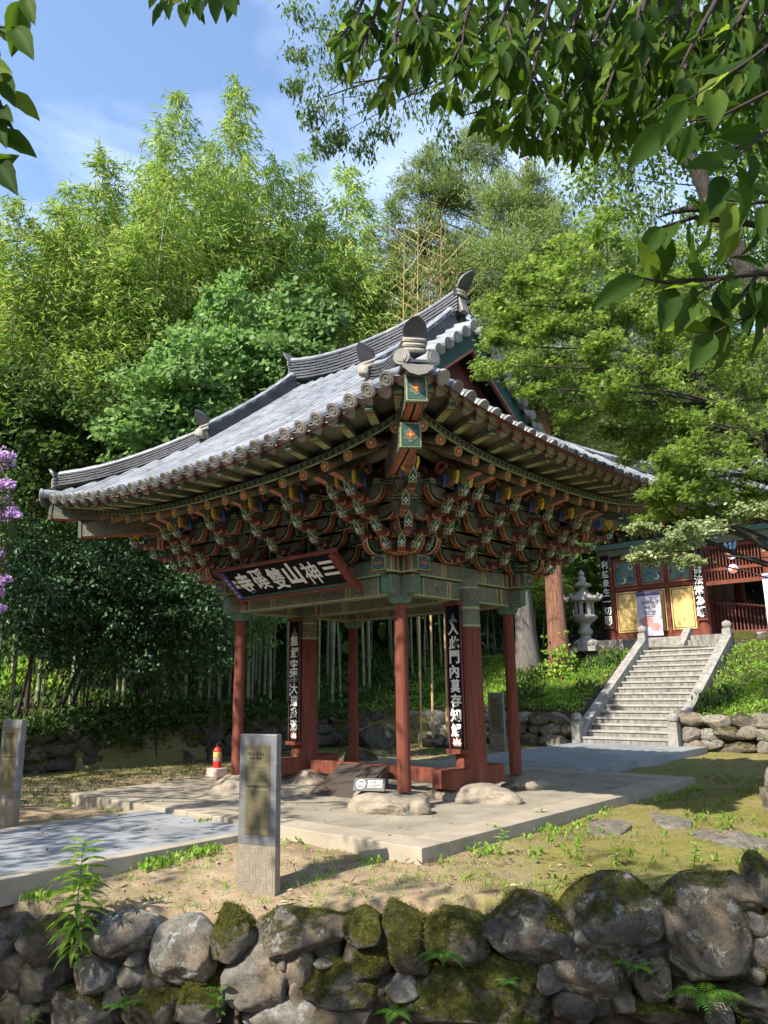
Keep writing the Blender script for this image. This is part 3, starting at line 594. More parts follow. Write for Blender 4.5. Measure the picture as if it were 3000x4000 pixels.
# ---- eave geometry
EXc,EXk,EYc,EYk=3.82,4.02,3.53,3.69
def ez(s): return 4.37+.29*abs(s)**2.7
def ezs(s): return 4.46+.20*abs(s)**2.7
def eave(side,s,inset=0,dz=0):
    # side 0 front(-y) 1 right(+x) 2 back(+y) 3 left(-x); s in -1..1 along the side
    c=abs(s)**2.6
    if side in (0,2):
        sg=-1 if side==0 else 1
        return Vector((s*(EXk-inset),sg*(EYc+(EYk-EYc)*c-inset),ez(s)+dz))
    sg=1 if side==1 else -1
    return Vector((sg*(EXc+(EXk-EXc)*c-inset),s*(EYk-inset),ezs(s)+dz))
def inner(side,s,f):
    # plan point on the bracket line from which a rafter starts
    if side in (0,2): sg=-1 if side==0 else 1; x=max(-PA-.55,min(PA+.55,s*EXk*.80)); return Vector((x if f==0 else s*EXk*f,sg*(PB+.0),0))
    sg=1 if side==1 else -1; y=max(-PB-.55,min(PB+.55,s*EYk*.80)); return Vector((sg*PA,y,0))
purl=MB()
for side in range(4):
    pts=[eave(side,s,1.25,0) for s in np.linspace(-1,1,15)]; pts=[Vector((p.x,p.y,(4.26 if side in (0,2) else 4.33)+.12*abs(s)**3)) for p,s in zip(pts,np.linspace(-1,1,15))]
    purl.tube(pts,.075,10,0)
purl.build('eave_purlin',[M['dan2']],gate,'auto')
def flower(b,c,d,r):
    d=Vector(d).normalized(); s=d.cross(Z_).normalized(); u=s.cross(d)
    b.prism([(math.cos(a)*r,math.sin(a)*r) for a in np.linspace(0,6.283,13)[:-1]],Vector(c)+d*.002,s,u,d,.006,1)
    b.prism([(math.cos(a)*r*(.9 if i%2 else .66),math.sin(a)*r*(.9 if i%2 else .66)) for i,a in enumerate(np.linspace(0,6.283,17)[:-1])],Vector(c)+d*.007,s,u,d,.006,2)
    b.prism([(math.cos(a)*r*.26,math.sin(a)*r*.26) for a in np.linspace(0,6.283,9)[:-1]],Vector(c)+d*.012,s,u,d,.006,3)
fly=[]; NR=[17,16,17,16]
for side in range(4):
    n=NR[side]
    for i in range(n):
        s=-0.93+1.86*i/(n-1)
        e0=eave(side,s,.56,-.325); i0=inner(side,s,0); i0.z=4.95
        d=(e0-i0).normalized()
        # lower round rafter
        q=MB(); st=i0+d*.1
        fd=(d+Vector((0,0,.25))).normalized(); q.tube([st,st+(e0-st)*.5,e0],[.068,.068,.065],12,0); q.tube([e0-d*.20,e0-d*.16],[.068,.068],12,5,caps=False); flower(q,e0+d*.012,fd,.066)
        q.build('rafter',[M['tan'],M['lgreen'],M['orange'],M['yellow'],M['salmon'],M['green']],gate,'auto')
        # flying rafter, square, tapering and lifting at its end
        f0=e0-d*.30+Vector((0,0,.130)); f1=eave(side,s,.10,-.105); mid=(f0+f1)/2+Vector((0,0,-.018)); h=Vector((d.x,d.y,0)).normalized(); sd_=Vector((-h.y,h.x,0))
        q=MB(); ww=[.055,.053,.046]; hh=[.055,.052,.038]; vs=[]
        for pnt,w_,h_ in zip((f0,mid,f1),ww,hh): vs+=[pnt-sd_*w_-Z_*h_,pnt+sd_*w_-Z_*h_,pnt+sd_*w_+Z_*h_,pnt-sd_*w_+Z_*h_]
        q.add(vs,[(3,2,1,0),(0,1,5,4),(1,2,6,5),(2,3,7,6),(3,0,4,7),(4,5,9,8),(5,6,10,9),(6,7,11,10),(7,4,8,11),(8,9,10,11)],[0,2,0,0,0,1,0,0,0,4])
        g=(f1-mid).normalized()
        for t,m in ((.90,1),(.78,0),(.70,1),(.62,3)):
            c=mid+(f1-mid)*t; q.bar(c-g*.018,c+g*.018,.084,.090 if t>.8 else .098,m)
        fly.append(q.build('flying_rafter',[M['dan'],M['lgreen'],M['green'],M['orange'],M['dgreen']],gate))
# soffit boards above the rafters and the eave boards
def strip(b,side,ia,za,ib,zb,m,n=40,th=.02):
    ss=np.linspace(-1,1,n); A=[eave(side,s,ia,za) for s in ss]; B=[eave(side,s,ib,zb) for s in ss]
    vs=A+B; b.add(vs,[(i,i+1,n+i+1,n+i) for i in range(n-1)],m)
    vs2=[v+Z_*th for v in vs]; b.add(vs2,[(n+i,n+i+1,i+1,i) for i in range(n-1)],m)
    b.add(A+[v+Z_*th for v in A],[(i,i+1,n+i+1,n+i) for i in range(n-1)],m)
b=MB()
for side in range(4):
    strip(b,side,.06,-.05,.66,-.085,0); strip(b,side,.50,-.20,1.6,.25,1); strip(b,side,1.5,.21,2.4,.75,1)
b.build('soffit_board',[M['dan2'],M['rsoffit']],gate)
def ribbon(b,side,inset,z0,z1,m,n=40,th=.03):
    ss=np.linspace(-1,1,n); A=[eave(side,s,inset,z0) for s in ss]; B=[eave(side,s,inset,z1) for s in ss]; C=[eave(side,s,inset+th,z0) for s in ss]; D=[eave(side,s,inset+th,z1) for s in ss]
    for P_,Q_ in ((A,B),(B,D),(D,C),(C,A)): b.add(P_+Q_,[(i,i+1,n+i+1,n+i) for i in range(n-1)],m)
b=MB()
for side in range(4):
    ribbon(b,side,.53,-.252,-.178,0); ribbon(b,side,.522,-.260,-.248,1); ribbon(b,side,.522,-.184,-.172,1)   # patterned board over the rafter ends
    ribbon(b,side,.07,-.075,-.005,2,th=.05)
    for s in np.linspace(-.97,.97,60):
        p0=eave(side,s,.525,-.216); p1=eave(side,s+.012,.525,-.216); d=(p1-p0).normalized(); nn=Vector((d.y,-d.x,0))
        if nn.dot(Vector((p0.x,p0.y,0)))<0: nn=-nn
        b.prism([(math.cos(a)*.026,math.sin(a)*.020) for a in np.linspace(.4,2*math.pi-.4,9)]+[(math.cos(a)*.015,math.sin(a)*.011) for a in np.linspace(2*math.pi-.4,.4,9)],p0+nn*.002,d,Z_,nn,.005,1)
    for s in np.linspace(-.95,.95,26):
        p0=eave(side,s,.066,-.038); d=(eave(side,s+.01,.066,-.038)-p0).normalized(); nn=Vector((d.y,-d.x,0))
        if nn.dot(Vector((p0.x,p0.y,0)))<0: nn=-nn
        for a in range(6): b.box(p0+nn*.004+d*(.018*math.cos(a*1.047))+Z_*(.018*math.sin(a*1.047)),(.013,.013,.013),3)
b.build('eave_board',[M['dgreen'],M['lgreen'],M['red_dark'],M['white']],gate)
M['hipside']=dancheong('painted_hip_rafter',(.035,.07,.055),11)
# hip rafters: doubled painted corner beams
def qbeam(b,a,c,w,h,m,drop=0,capm=None):
    pass
for sx_ in (-1,1):
    for sy_ in (-1,1):
        d=Vector((EXk*sx_,EYk*sy_,0)).normalized(); s=Vector((-d.y,d.x,0)); e=Vector((EXk*sx_,EYk*sy_,0)); L0=e.length
        for (t0,t1,z0,z1,w,h) in ((2.1,L0-.72,4.26,4.10,.21,.24),(3.1,L0-.22,4.32,4.42,.20,.25)):
            b=MB(); a=d*t0+Z_*z0; c=d*t1+Z_*z1; mdl=(a+c)/2-Z_*.02
            b.bar(a,mdl,w,h,0); b.bar(mdl,c,w,h,0)
            g=(c-mdl).normalized(); u=s.cross(g); u=u if u.z>0 else -u
            # salmon and white stripes beneath
            for off,m in ((0,5),(-.03,6),(.03,6),(-.062,4),(.062,4)):
                b.bar(mdl-u*(h/2+.003)+s*off,c-u*(h/2+.003)+s*off,.028 if off else .012,.006,m,up=u)
            fw=w*.58; fh=h*.60
            b.prism([(-fw,-fh),(fw,-fh),(fw,fh),(-fw,fh)],c+g*.02,s,u,g,.045,0)
            f0=c+g*.045
            b.prism([(-fw*.92,-fh*.92),(fw*.92,-fh*.92),(fw*.92,fh*.92),(-fw*.92,fh*.92)],f0,s,u,g,.006,1); b.prism([(-fw*.80,-fh*.82),(fw*.80,-fh*.82),(fw*.80,fh*.82),(-fw*.80,fh*.82)],f0+g*.005,s,u,g,.006,2)
            for k in range(6):
                a_=k*1.047+.52; b.prism([(math.cos(t)*.030,math.sin(t)*.030) for t in np.linspace(0,6.283,9)[:-1]],f0+g*.009+s*(math.cos(a_)*.052)+u*(math.sin(a_)*.058),s,u,g,.006,3)
            for k in range(4):
                a_=k*1.571; b.prism([(math.cos(t)*.022,math.sin(t)*.022) for t in np.linspace(0,6.283,9)[:-1]],f0+g*.013+s*(math.cos(a_)*.028)+u*(math.sin(a_)*.030),s,u,g,.006,4)
            b.prism([(math.cos(t)*.016,math.sin(t)*.016) for t in np.linspace(0,6.283,9)[:-1]],f0+g*.017,s,u,g,.006,7)
            b.build('hip_rafter',[M['hipside'],M['lgreen'],M['dgreen'],M['green'],M['orange'],M['black'],M['salmon'],M['yellow']],gate)
# ---- tiled roof
RX=1.98; RZ=7.02
def zprof(q): return 2.66*(q**1.06)
def roofz(x,y):
    ax,ay=abs(x),abs(y)
    cx=(min(1,ax/EXk))**2.6; cy_=(min(1,ay/EYk))**2.6
    ye=EYc+(EYk-EYc)*cx; xe=EXc+(EXk-EXc)*cy_
    qf=max(0,(ye-ay)/ye); zf=ez(min(1,ax/EXk))+ (RZ-ez(min(1,ax/EXk))) * (qf**1.05)
    qs=max(0,(xe-ax)/ye)
    zs=ezs(min(1,ay/EYk))+(RZ-ezs(min(1,ay/EYk)))*(qs**1.05)
    return zf,zs,qf,qs
GX=1.98   # gable plane
def onroof(x,y):
    zf,zs,qf,qs=roofz(x,y)
    return zf if abs(x)<=GX else min(zf,zs)
def fld(side):
    b=MB(); n=29 if side in (0,2) else 27
    half=EXk if side in (0,2) else EYk
    for i in range(n):
        s=-1+2*(i+.5)/n
        for kind in (0,1):
            ss=s if kind==0 else s+1.0/n
            if kind==1 and i==n-1: continue
            e=eave(side,ss); pts=[]
            N=26
            for k in range(N+1):
                t=k/N
                if side in (0,2):
                    x=e.x; y=e.y*(1-t)*1.0; 
                    zf,zs,qf,qs=roofz(x,y); 
                    if abs(x)>GX and zs<zf-.002 and k>0: break
                    pts.append(Vector((x,y,zf)))
                else:
                    y=e.y; x=e.x*(1-t); zf,zs,qf,qs=roofz(x,y)
                    if (zf<zs-.002 and k>0) or abs(x)<GX: break
                    pts.append(Vector((x,y,zs)))
            if len(pts)<2: 
                continue
            lat=X_ if side in (0,2) else Y_
            # resample to tile courses
            path=[pts[0]]; acc=0; segs=[]
            tot=sum((pts[j+1]-pts[j]).length for j in range(len(pts)-1)); course=.30; m_=max(1,round(tot/course))
            def atl(l):
                for j in range(len(pts)-1):
                    dl=(pts[j+1]-pts[j]).length
                    if l<=dl or j==len(pts)-2: return pts[j]+(pts[j+1]-pts[j])*(l/dl)
                    l-=dl
            for c in range(m_):
                ph_=0 if kind else .13*((i*7)%3); a=atl(0 if c==0 else tot*c/m_-.015+ph_); z=atl(tot if c==m_-1 else tot*(c+1)/m_+ph_); d=(z-a).normalized(); up=lat.cross(d); up=up if up.z>0 else -up
                jit=rnd.uniform(-.003,.003)
                if kind==0:
                    r0,r1=.079+jit,.0765+jit; k2=7; A=[];B=[]
                    for q in range(k2):
                        an=math.pi*q/(k2-1); A.append(a+lat*(math.cos(an)*r0)+up*(math.sin(an)*r0+.005)); B.append(z+lat*(math.cos(an)*r1)+up*(math.sin(an)*r1+.001))
                    b.add(A+B,[(q,q+1,k2+q+1,k2+q) for q in range(k2-1)]+[tuple(range(k2-1,-1,-1))],0)
                else:
                    w=half/n; A=[];B=[]
                    for q in range(5):
                        u_=-1+q/2; A.append(a+lat*(u_*w)+up*(.055*u_*u_-.035)); B.append(z+lat*(u_*w)+up*(.055*u_*u_-.055))
                    b.add(A+B,[(q,q+1,5+q+1,5+q) for q in range(4)],2)
            d=(pts[0]-pts[1]).normalized(); dn=(d+Vector((0,0,-.25))).normalized(); up=lat.cross(d); up=up if up.z>0 else -up
            if kind==0:
                c0=pts[0]+up*.0; g=(d+Vector((0,0,-.12))).normalized(); u2=lat.cross(g); u2=u2 if u2.z>0 else -u2
                circ=[(math.cos(a)*.088,math.sin(a)*.088) for a in np.linspace(0,6.283,17)[:-1]]
                c0=c0+g*.03+u2*.012; b.prism(circ,c0+g*.012,lat,u2,g,.03,1)
                for rr in (.070,.034):
                    ring=[(math.cos(a)*rr,math.sin(a)*rr) for a in np.linspace(0,6.283,17)]; inn=[(math.cos(a)*(rr-.011),math.sin(a)*(rr-.011)) for a in np.linspace(6.283,0,17)]
                    b.prism(ring+inn,c0+g*.028,lat,u2,g,.007,1)
            else:
                w=half/n*.78; g=(d*.8+Vector((0,0,-.35))).normalized(); u2=lat.cross(g); u2=u2 if u2.z>0 else -u2
                poly=[(-w,.02),(-w*.5,-.015),(0,-.03),(w*.5,-.015),(w,.02),(w*.98,-.05),(w*.70,-.115),(w*.28,-.155),(0,-.165),(-w*.28,-.155),(-w*.70,-.115),(-w*.98,-.05)]
                b.prism(poly,pts[0]-g*.005-u2*.012,lat,u2,g,.018,1)
    return b
for side in range(4): 
    fld(side).build('tile_slope',[M['tile'],M['tile_end'],M['tile_dark']],gate)
# closing deck below the tiles so no light leaks through
b=MB(); n=24
for sgn in (-1,1):
    vs=[];nx=33;ny=14
    for i in range(nx):
        x=-EXk+.03+(2*EXk-.06)*i/(nx-1)
        for j in range(ny):
            ye=EYc+(EYk-EYc)*(min(1,abs(x)/EXk))**2.6; y=ye*j/(ny-1)
            vs.append((x,sgn*y*.99,onroof(x,y)-.07))
    fs=[(i*ny+j,i*ny+j+1,(i+1)*ny+j+1,(i+1)*ny+j) for i in range(nx-1) for j in range(ny-1)]
    b.add(vs,fs,0)
b.build('roof_deck',[M['red_dark']],gate)
# ridges: stacked thin tiles swept along a path
def ridge(name,path,w,layers,lh,capr,parent=gate,base=.0,plaster=True,fan=1.25):
    b=MB(); path=[Vector(p) for p in path]
    cum=[0]
    for i in range(len(path)-1): cum.append(cum[-1]+(path[i+1]-path[i]).length)
    T=cum[-1]
    def pt(l):
        l=max(0,min(T,l))
        for i in range(len(path)-1):
            if l<=cum[i+1] or i==len(path)-2:
                return path[i]+(path[i+1]-path[i])*((l-cum[i])/(cum[i+1]-cum[i]))
    N=max(4,int(T/.30))
    for k in range(layers):
        off=(k%2)*.5; hw=w*(fan-(fan-1)*k/max(1,layers-1))
        for i in range(-1,N+1):
            l0=T*(i+off)/N; l1=T*(i+1+off)/N; l0=max(0,l0); l1=min(T,l1)
            if l1-l0<.03: continue
            a=pt(l0+.003); c=pt(l1-.003); z=base+lh*(k+.5)+rnd.uniform(-.004,.004)
            b.bar(a+Z_*z,c+Z_*z,hw+rnd.uniform(-.012,.012),lh*.56,0)
    # mortar core
    for i in range(N):
        a=pt(T*i/N); c=pt(T*(i+1)/N); b.bar(a+Z_*(base+lh*layers/2),c+Z_*(base+lh*layers/2),w*.80,lh*layers*.98,1)
    # round cover tiles on top
    for i in range(N):
        a=pt(T*i/N-.012); c=pt(T*(i+1)/N); zt_=base+lh*layers-.015
        b.tube([a+Z_*zt_,c+Z_*zt_],[capr,capr*.90],10,2)
    if plaster:
        for l,sg in ((0,-1),(T,1)):
            p0=pt(l); p1=pt(l-sg*.12); d=(p0-p1).normalized()
            b.bar(p0-d*.02+Z_*(base+lh*layers*.30),p0+d*.05+Z_*(base+lh*layers*.30),w*.78,lh*layers*.62,3)
    return b.build(name,[M['tile_dark'],M['tile_dark'],M['tile'],M['plaster']],parent,'auto')
def crest_tile(c,d,w,h,lean=.25,n=3,parent=gate):
    # upright pointed end tile with curved stacked tiles below it
    b=MB(); d=Vector(d).normalized(); s=Vector((-d.y,d.x,0)); u=(Z_+d*lean).normalized(); g=s.cross(u); g=g if g.dot(d)>0 else -g; c=Vector(c)
    poly=[(-w/2,0),(w/2,0),(w*.53,h*.35),(w*.44,h*.62),(w*.24,h*.86),(0,h),(-w*.24,h*.86),(-w*.44,h*.62),(-w*.53,h*.35)]
    A=[]; 
    for x,y in poly:
        bend=.35*(x/w)**2*w+ .18*(y/h)**2*h
        A.append(c+s*x+u*y-g*(bend-.18*(y/h)**2*h*2))
    m=len(A); B=[p-g*.035 for p in A]
    b.add(A+B,[tuple(range(m)),tuple(range(2*m-1,m-1,-1))]+[(i,(i+1)%m,m+(i+1)%m,m+i) for i in range(m)],0)
    for k in range(n):
        zz=-.04-.055*k; ww=w*(.98-.03*k)
        pth=[c+s*(ww/2*math.sin(a))+Z_*zz-g*(.10*(1-math.cos(a)))+g*.02 for a in np.linspace(-1.25,1.25,9)]
        b.tube(pth,.024,6,1); b.tube([p-g*.06-Z_*.02 for p in pth],.03,6,2)
    return b.build('ridge_end_tile',[M['tile_dark'],M['plaster'],M['tile_dark']],parent,'auto')
rp=[(x,0,RZ-.02+.24*(abs(x)/RX)**2.2) for x in np.linspace(-RX-.02,RX+.02,17)]
ridge('main_ridge',rp,.21,7,.058,.085,fan=1.25)
for s_ in (-1,1): crest_tile((s_*(RX+.06),0,RZ+.61),(s_,0,0),.26,.34,.55,2)
DX=1.86
for sx_ in (-1,1):
    for sy_ in (-1,1):
        y0,y1=.12,2.02
        pth=[]
        for t in np.linspace(0,1,12):
            y=y0+(y1-y0)*t; z=roofz(DX,y)[0]+.02+.05*t**2.5+ .10*(1-t)**3
            pth.append((sx_*DX,sy_*y,z))
        ridge('gable_ridge',pth,.18,5,.05,.078)
        pe=Vector(pth[-1]); crest_tile(pe+Vector((0,sy_*.08,.26)),(0,sy_,0),.25,.26,.5,2)
        # little guardian lump of plaster at its foot
        o=obj('ridge_foot_plaster',rockmesh('ridge_foot_plaster',(.17,.15,.2),90,M['plaster'],2,.2),gate); o.location=pe+Vector((0,sy_*.12,.09))
        # hip ridge to the corner
        pth=[]; a=Vector((sx_*(DX+.08),sy_*(y1-.05),0)); c=Vector((sx_*(EXk-.20),sy_*(EYk-.18),0))
        for t in np.linspace(0,1,13):
            p=a+(c-a)*t; zf,zs,_,_=roofz(p.x,p.y); pth.append((p.x,p.y,min(zf,zs)+.02+.10*t**3))
        ridge('hip_ridge',pth,.18,5,.045,.075)
        pe=Vector(pth[-1]); d=(c-a).normalized()
        crest_tile(pe+d*.09+Vector((0,0,.15)),d,.24,.21,.45,3)
        # the three tiles at the very tip
        b=MB(); tip=Vector((sx_*(EXk-.01),sy_*(EYk-.01),ez(1)+.015)); s=Vector((-d.y,d.x,0))
        for k in (-1,1):
            g=(d*.9+s*k*.5).normalized(); c2=tip+s*k*.15-d*.05+Z_*.02; b.tube([c2-g*.4,c2],.074,12,0)
            u2=Z_; b.tube([c2,c2+g*.03],.086,16,1); b.tube([c2+g*.03,c2+g*.04],.06,12,1)
        b.prism([(-.17,.02),(-.1,-.02),(0,-.035),(.1,-.02),(.17,.02),(.15,-.07),(.08,-.125),(0,-.145),(-.08,-.125),(-.15,-.07)],tip-d*.02-Z_*.03,s,Z_,d,.02,1)
        b.bar(tip-d*.5-Z_*.04,tip-Z_*.03,.30,.03,2)
        b.build('corner_tile',[M['tile'],M['tile_end'],M['tile_dark']],gate)
# gables: red boarding, green bargeboards, and the short tiles along the edge
for sx_ in (-1,1):
    b=MB(); poly=[(-1.95,5.45),(1.95,5.45)]
    N=12; up=[(y,roofz(GX,y)[0]-.10) for y in np.linspace(1.95,-1.95,2*N+1)]
    b.prism([(-1.9,5.3),(1.9,5.3)]+[(y,z-.02) for y,z in up],(sx_*(GX-.30),0,0),Y_,Z_,X_,.05,0)
    g=b.build('gable_wall',[M['red_dark']],gate)
    q=MB()
    for sy_ in (-1,1):
        ys=np.linspace(.0,2.05,9); P_=[(sy_*y,roofz(GX,y)[0]-.06) for y in ys]; Q_=[(sy_*y,roofz(GX,y)[0]-.42+.04*y) for y in ys[::-1]]
        q.prism(P_+Q_ if sy_>0 else P_+Q_,(sx_*(GX+.16),0,0),Y_,Z_,X_,.05,0)
        P2=[(sy_*y,roofz(GX,y)[0]-.42+.04*y) for y in ys]; Q2=[(sy_*y,roofz(GX,y)[0]-.47+.04*y) for y in ys[::-1]]
        q.prism(P2+Q2,(sx_*(GX+.16),0,0),Y_,Z_,X_,.056,1)
    q.build('bargeboard',[nmat('bargeboard_green',dab((.018,.075,.058)),6,.6,.2),M['salmon']],gate)
    b=MB()
    for sy_ in (-1,1):
        for k in range(9):
            y=.14+k*.225; z=roofz(GX,y)[0]+.03
            a=Vector((sx_*(DX+.02),sy_*y,z+.02)); c=Vector((sx_*(GX+.30),sy_*y,z-.05))
            b.tube([a,c],[.070,.078],12,0); g=(c-a).normalized(); b.tube([c,c+g*.02],.084,16,1); b.tube([c+g*.02,c+g*.028],.055,12,1)
            y2=y+.112; z2=roofz(GX,y2)[0]; c2=Vector((sx_*(GX+.27),sy_*y2,z2-.04)); b.bar(Vector((sx_*DX,sy_*y2,z2+.02)),c2,.15,.03,2)
            b.prism([(-.09,.03),(0,.0),(.09,.03),(.08,-.05),(0,-.11),(-.08,-.05)],c2,Y_,Z_,X_,.02,1)
    b.build('verge_tile',[M['tile'],M['tile_end'],M['tile_dark']],gate)
# ================================================================ THINGS ROUND THE GATE
def text(body,size,mat,par,name,o,ax,ay,w=None,h=None,off=0.0,ext=.004,line=1.0,align='CENTER'):
    c=bpy.data.curves.new('lettering','FONT'); c.body=body; c.size=size; c.align_x=align; c.align_y='CENTER'; c.extrude=ext; c.offset=off; c.space_line=line; c.resolution_u=4
    t=bpy.data.objects.new('lettering',c); COL.objects.link(t); bpy.context.view_layer.update()
    me=bpy.data.meshes.new_from_object(t.evaluated_get(bpy.context.evaluated_depsgraph_get())); me.name=name
    bpy.data.objects.remove(t); bpy.data.curves.remove(c); me.materials.clear(); me.materials.append(mat)
    n=len(me.vertices); co=np.zeros(n*3); me.vertices.foreach_get('co',co); co=co.reshape(-1,3)
    lo=co.min(0); hi=co.max(0); mid=(lo+hi)/2
    if w: co[:,0]=(co[:,0]-mid[0])*w/(hi[0]-lo[0])
    elif align=='CENTER': co[:,0]-=mid[0]
    if h: co[:,1]=(co[:,1]-mid[1])*h/(hi[1]-lo[1])
    else: co[:,1]-=mid[1]
    ax=np.array(Vector(ax).normalized()); ay=np.array(Vector(ay).normalized()); az=np.cross(ax,ay)
    wv=np.array(o)+co[:,:1]*ax+co[:,1:2]*ay+co[:,2:]*az
    me.vertices.foreach_set('co',wv.astype(np.float32).ravel()); me.update()
    ob=link(bpy.data.objects.new(name,me)); 
    if par: ob.parent=par
    return ob
def offs(p): return np.array(p)
# ---- signboard under the front eave (leans forward)
sb=thing('signboard','black signboard with white brush characters in red frame, tilted under the front eave','signboard',(-.06,-1.62,2.9))
def SB(x,y,z=0): # local board coordinates: x along, y up the board, z out
    up=Vector((0,-.40,.35)).normalized(); nn=Vector((1,0,0)).cross(up); return Vector((x,0,0))+up*y+nn*z
UPb=Vector((0,-.40,.35)).normalized(); NNb=Vector((1,0,0)).cross(UPb)
BW,BH=2.50,.62
def bbox_(b,x0,x1,y0,y1,z0,z1,m):
    vs=[SB(x,y,z) for z in (z0,z1) for x,y in ((x0,y0),(x1,y0),(x1,y1),(x0,y1))]
    b.add(vs,[(3,2,1,0),(4,5,6,7),(0,1,5,4),(1,2,6,5),(2,3,7,6),(3,0,4,7)],m)
b=MB(); bbox_(b,-BW/2+.06,BW/2-.06,.05,BH-.03,-.02,.02,0); b.build('board',[M['black']],sb)
b=MB(); bbox_(b,-BW/2-.12,BW/2+.10,BH-.025,BH+.015,-.02,.035,0); bbox_(b,-BW/2+.0,BW/2,-.03,.012,-.03,.05,0); bbox_(b,-BW/2,BW/2,.012,.055,.0,.035,1)
b.build('frame_rail',[M['red'],M['blue'] if False else M['dgreen']],sb,bevel=.008)
for s_ in (-1,1):
    b=MB(); x=s_*(BW/2); bbox_(b,x-.028,x+.028,-.10,BH+.01,-.03,.05,0)
    bbox_(b,x-.05 -(.05 if s_>0 else -.05),x+.05-(.05 if s_>0 else -.05),.03,BH-.05,.0,.045,1 if s_<0 else 0)
    for k in range(5 if s_<0 else 0):
        y=.07+k*.085; bbox_(b,x-.035-s_*.05,x+.035-s_*.05,y,y+.05,.045,.05,2)
    pth=[SB(x+.0,-.10,.03)+SB(0,-.05*math.sin(a)-.03,.03*math.cos(a)) for a in np.linspace(0,5.0,10)]
    b.tube(pth,.018,6,0)
    b.build('frame_stile',[M['red'],nmat('violet_blue_paint',dab((.06,.05,.22)),9,.7,.1),nmat('lilac_paint',dab((.25,.24,.42)),9,.7,.1)],sb,bevel=.005)
n_=6
for i,ch in enumerate('寺磎雙山神三'):
    x=-BW/2+.40+i*(BW-.66)/5; text(ch,.36,M['white'],sb,'brush_character',SB(x,BH/2+.02+(.02 if i%2 else -.02),.024),(1,0,0),UPb,h=.40 if ch!='三' else .25,w=.305,off=.012 if ch in '三山寺' else .003)
for i,ch in enumerate('海岡'): text(ch,.08,M['white'],sb,'seal_character',SB(-BW/2+.17,.36-i*.1,.024),(1,0,0),UPb,off=.002)
# ---- two hanging plaques on the pillars
def plaque(px,chars,label,seal=True,lotus=True,z0=.64,z1=2.66,w=.27,y=PILY-.235,cat='plaque',cs=.2):
    t=thing('hanging_plaque',label,cat,(px,y,z0))
    b=MB(); h=z1-z0; b.box((0,0,h/2),(w,.035,h),0); b.build('board',[M['black']],t)
    b=MB(); b.box((0,-.012,h+.02),(w+.05,.075,.05),0); b.box((0,-.012,-.03),(w+.07,.085,.06),0)
    for s_ in (-1,1): b.box((s_*(w/2-.006),-.016,h/2),(.018,.03,h-.01),1)
    b.build('rail',[M['red'],M['red_dark']],t,bevel=.005)
    b=MB()  # painted lotus at the foot, leaf at the head
    for k,(a,l) in enumerate([(-62,.10),(62,.10),(-34,.125),(34,.125),(0,.14)]):
        a=R(a); d=Vector((math.sin(a),0,math.cos(a))); s=Vector((d.z,0,-d.x)); b.prism([(-.012,0),(.012,0),(.034,l*.5),(0,l),(-.034,l*.5)],Vector((0,-.0195-.0012*k,.05)),s,d,Vector((0,-1,0)),.004,0)
        b.prism([(-.005,l*.2),(.005,l*.2),(.016,l*.5),(0,l*.8),(-.016,l*.5)],Vector((0,-.0225-.0012*k,.05)),s,d,Vector((0,-1,0)),.003,1)
    b.build('lotus_painting',[M['salmon'],M['white']],t)
    b=MB(); b.prism([(-.075,0),(-.03,.02),(0,.0),(.03,.02),(.075,0),(.055,.06),(.03,.05),(.0,.15),(-.03,.05),(-.055,.06)],(0,-.021,h-.26),X_,Z_,Vector((0,-1,0)),.005,0)
    b.build('leaf_painting',[M['teal']],t)
    n=len(chars); top=h-.34; bot=.26
    for i,ch in enumerate(chars):
        z=top-(top-bot)*i/(n-1); text(ch,cs,M['white'],t,'brush_character',(0+rnd.uniform(-.008,.008),-.0215,z),(1,0,0),(0,0,1),w=cs*rnd.uniform(.82,.98),h=min(cs*1.0,(top-bot)/(n-1)*.92) if ch!='一' else .03,off=.006)
    return t
plaque(1.70,'入此門內莫存知解','black vertical plaque with white characters on the right thick pillar')
pl=plaque(-1.72,'無解空器大道盛滿','black vertical plaque with white characters on the left thick pillar')
for i,ch in enumerate('戊午三月日書'): text(ch,.05,M['white'],pl,'small_character',(-.10,-.0215,1.15-i*.075),(1,0,0),(0,0,1),off=.001)
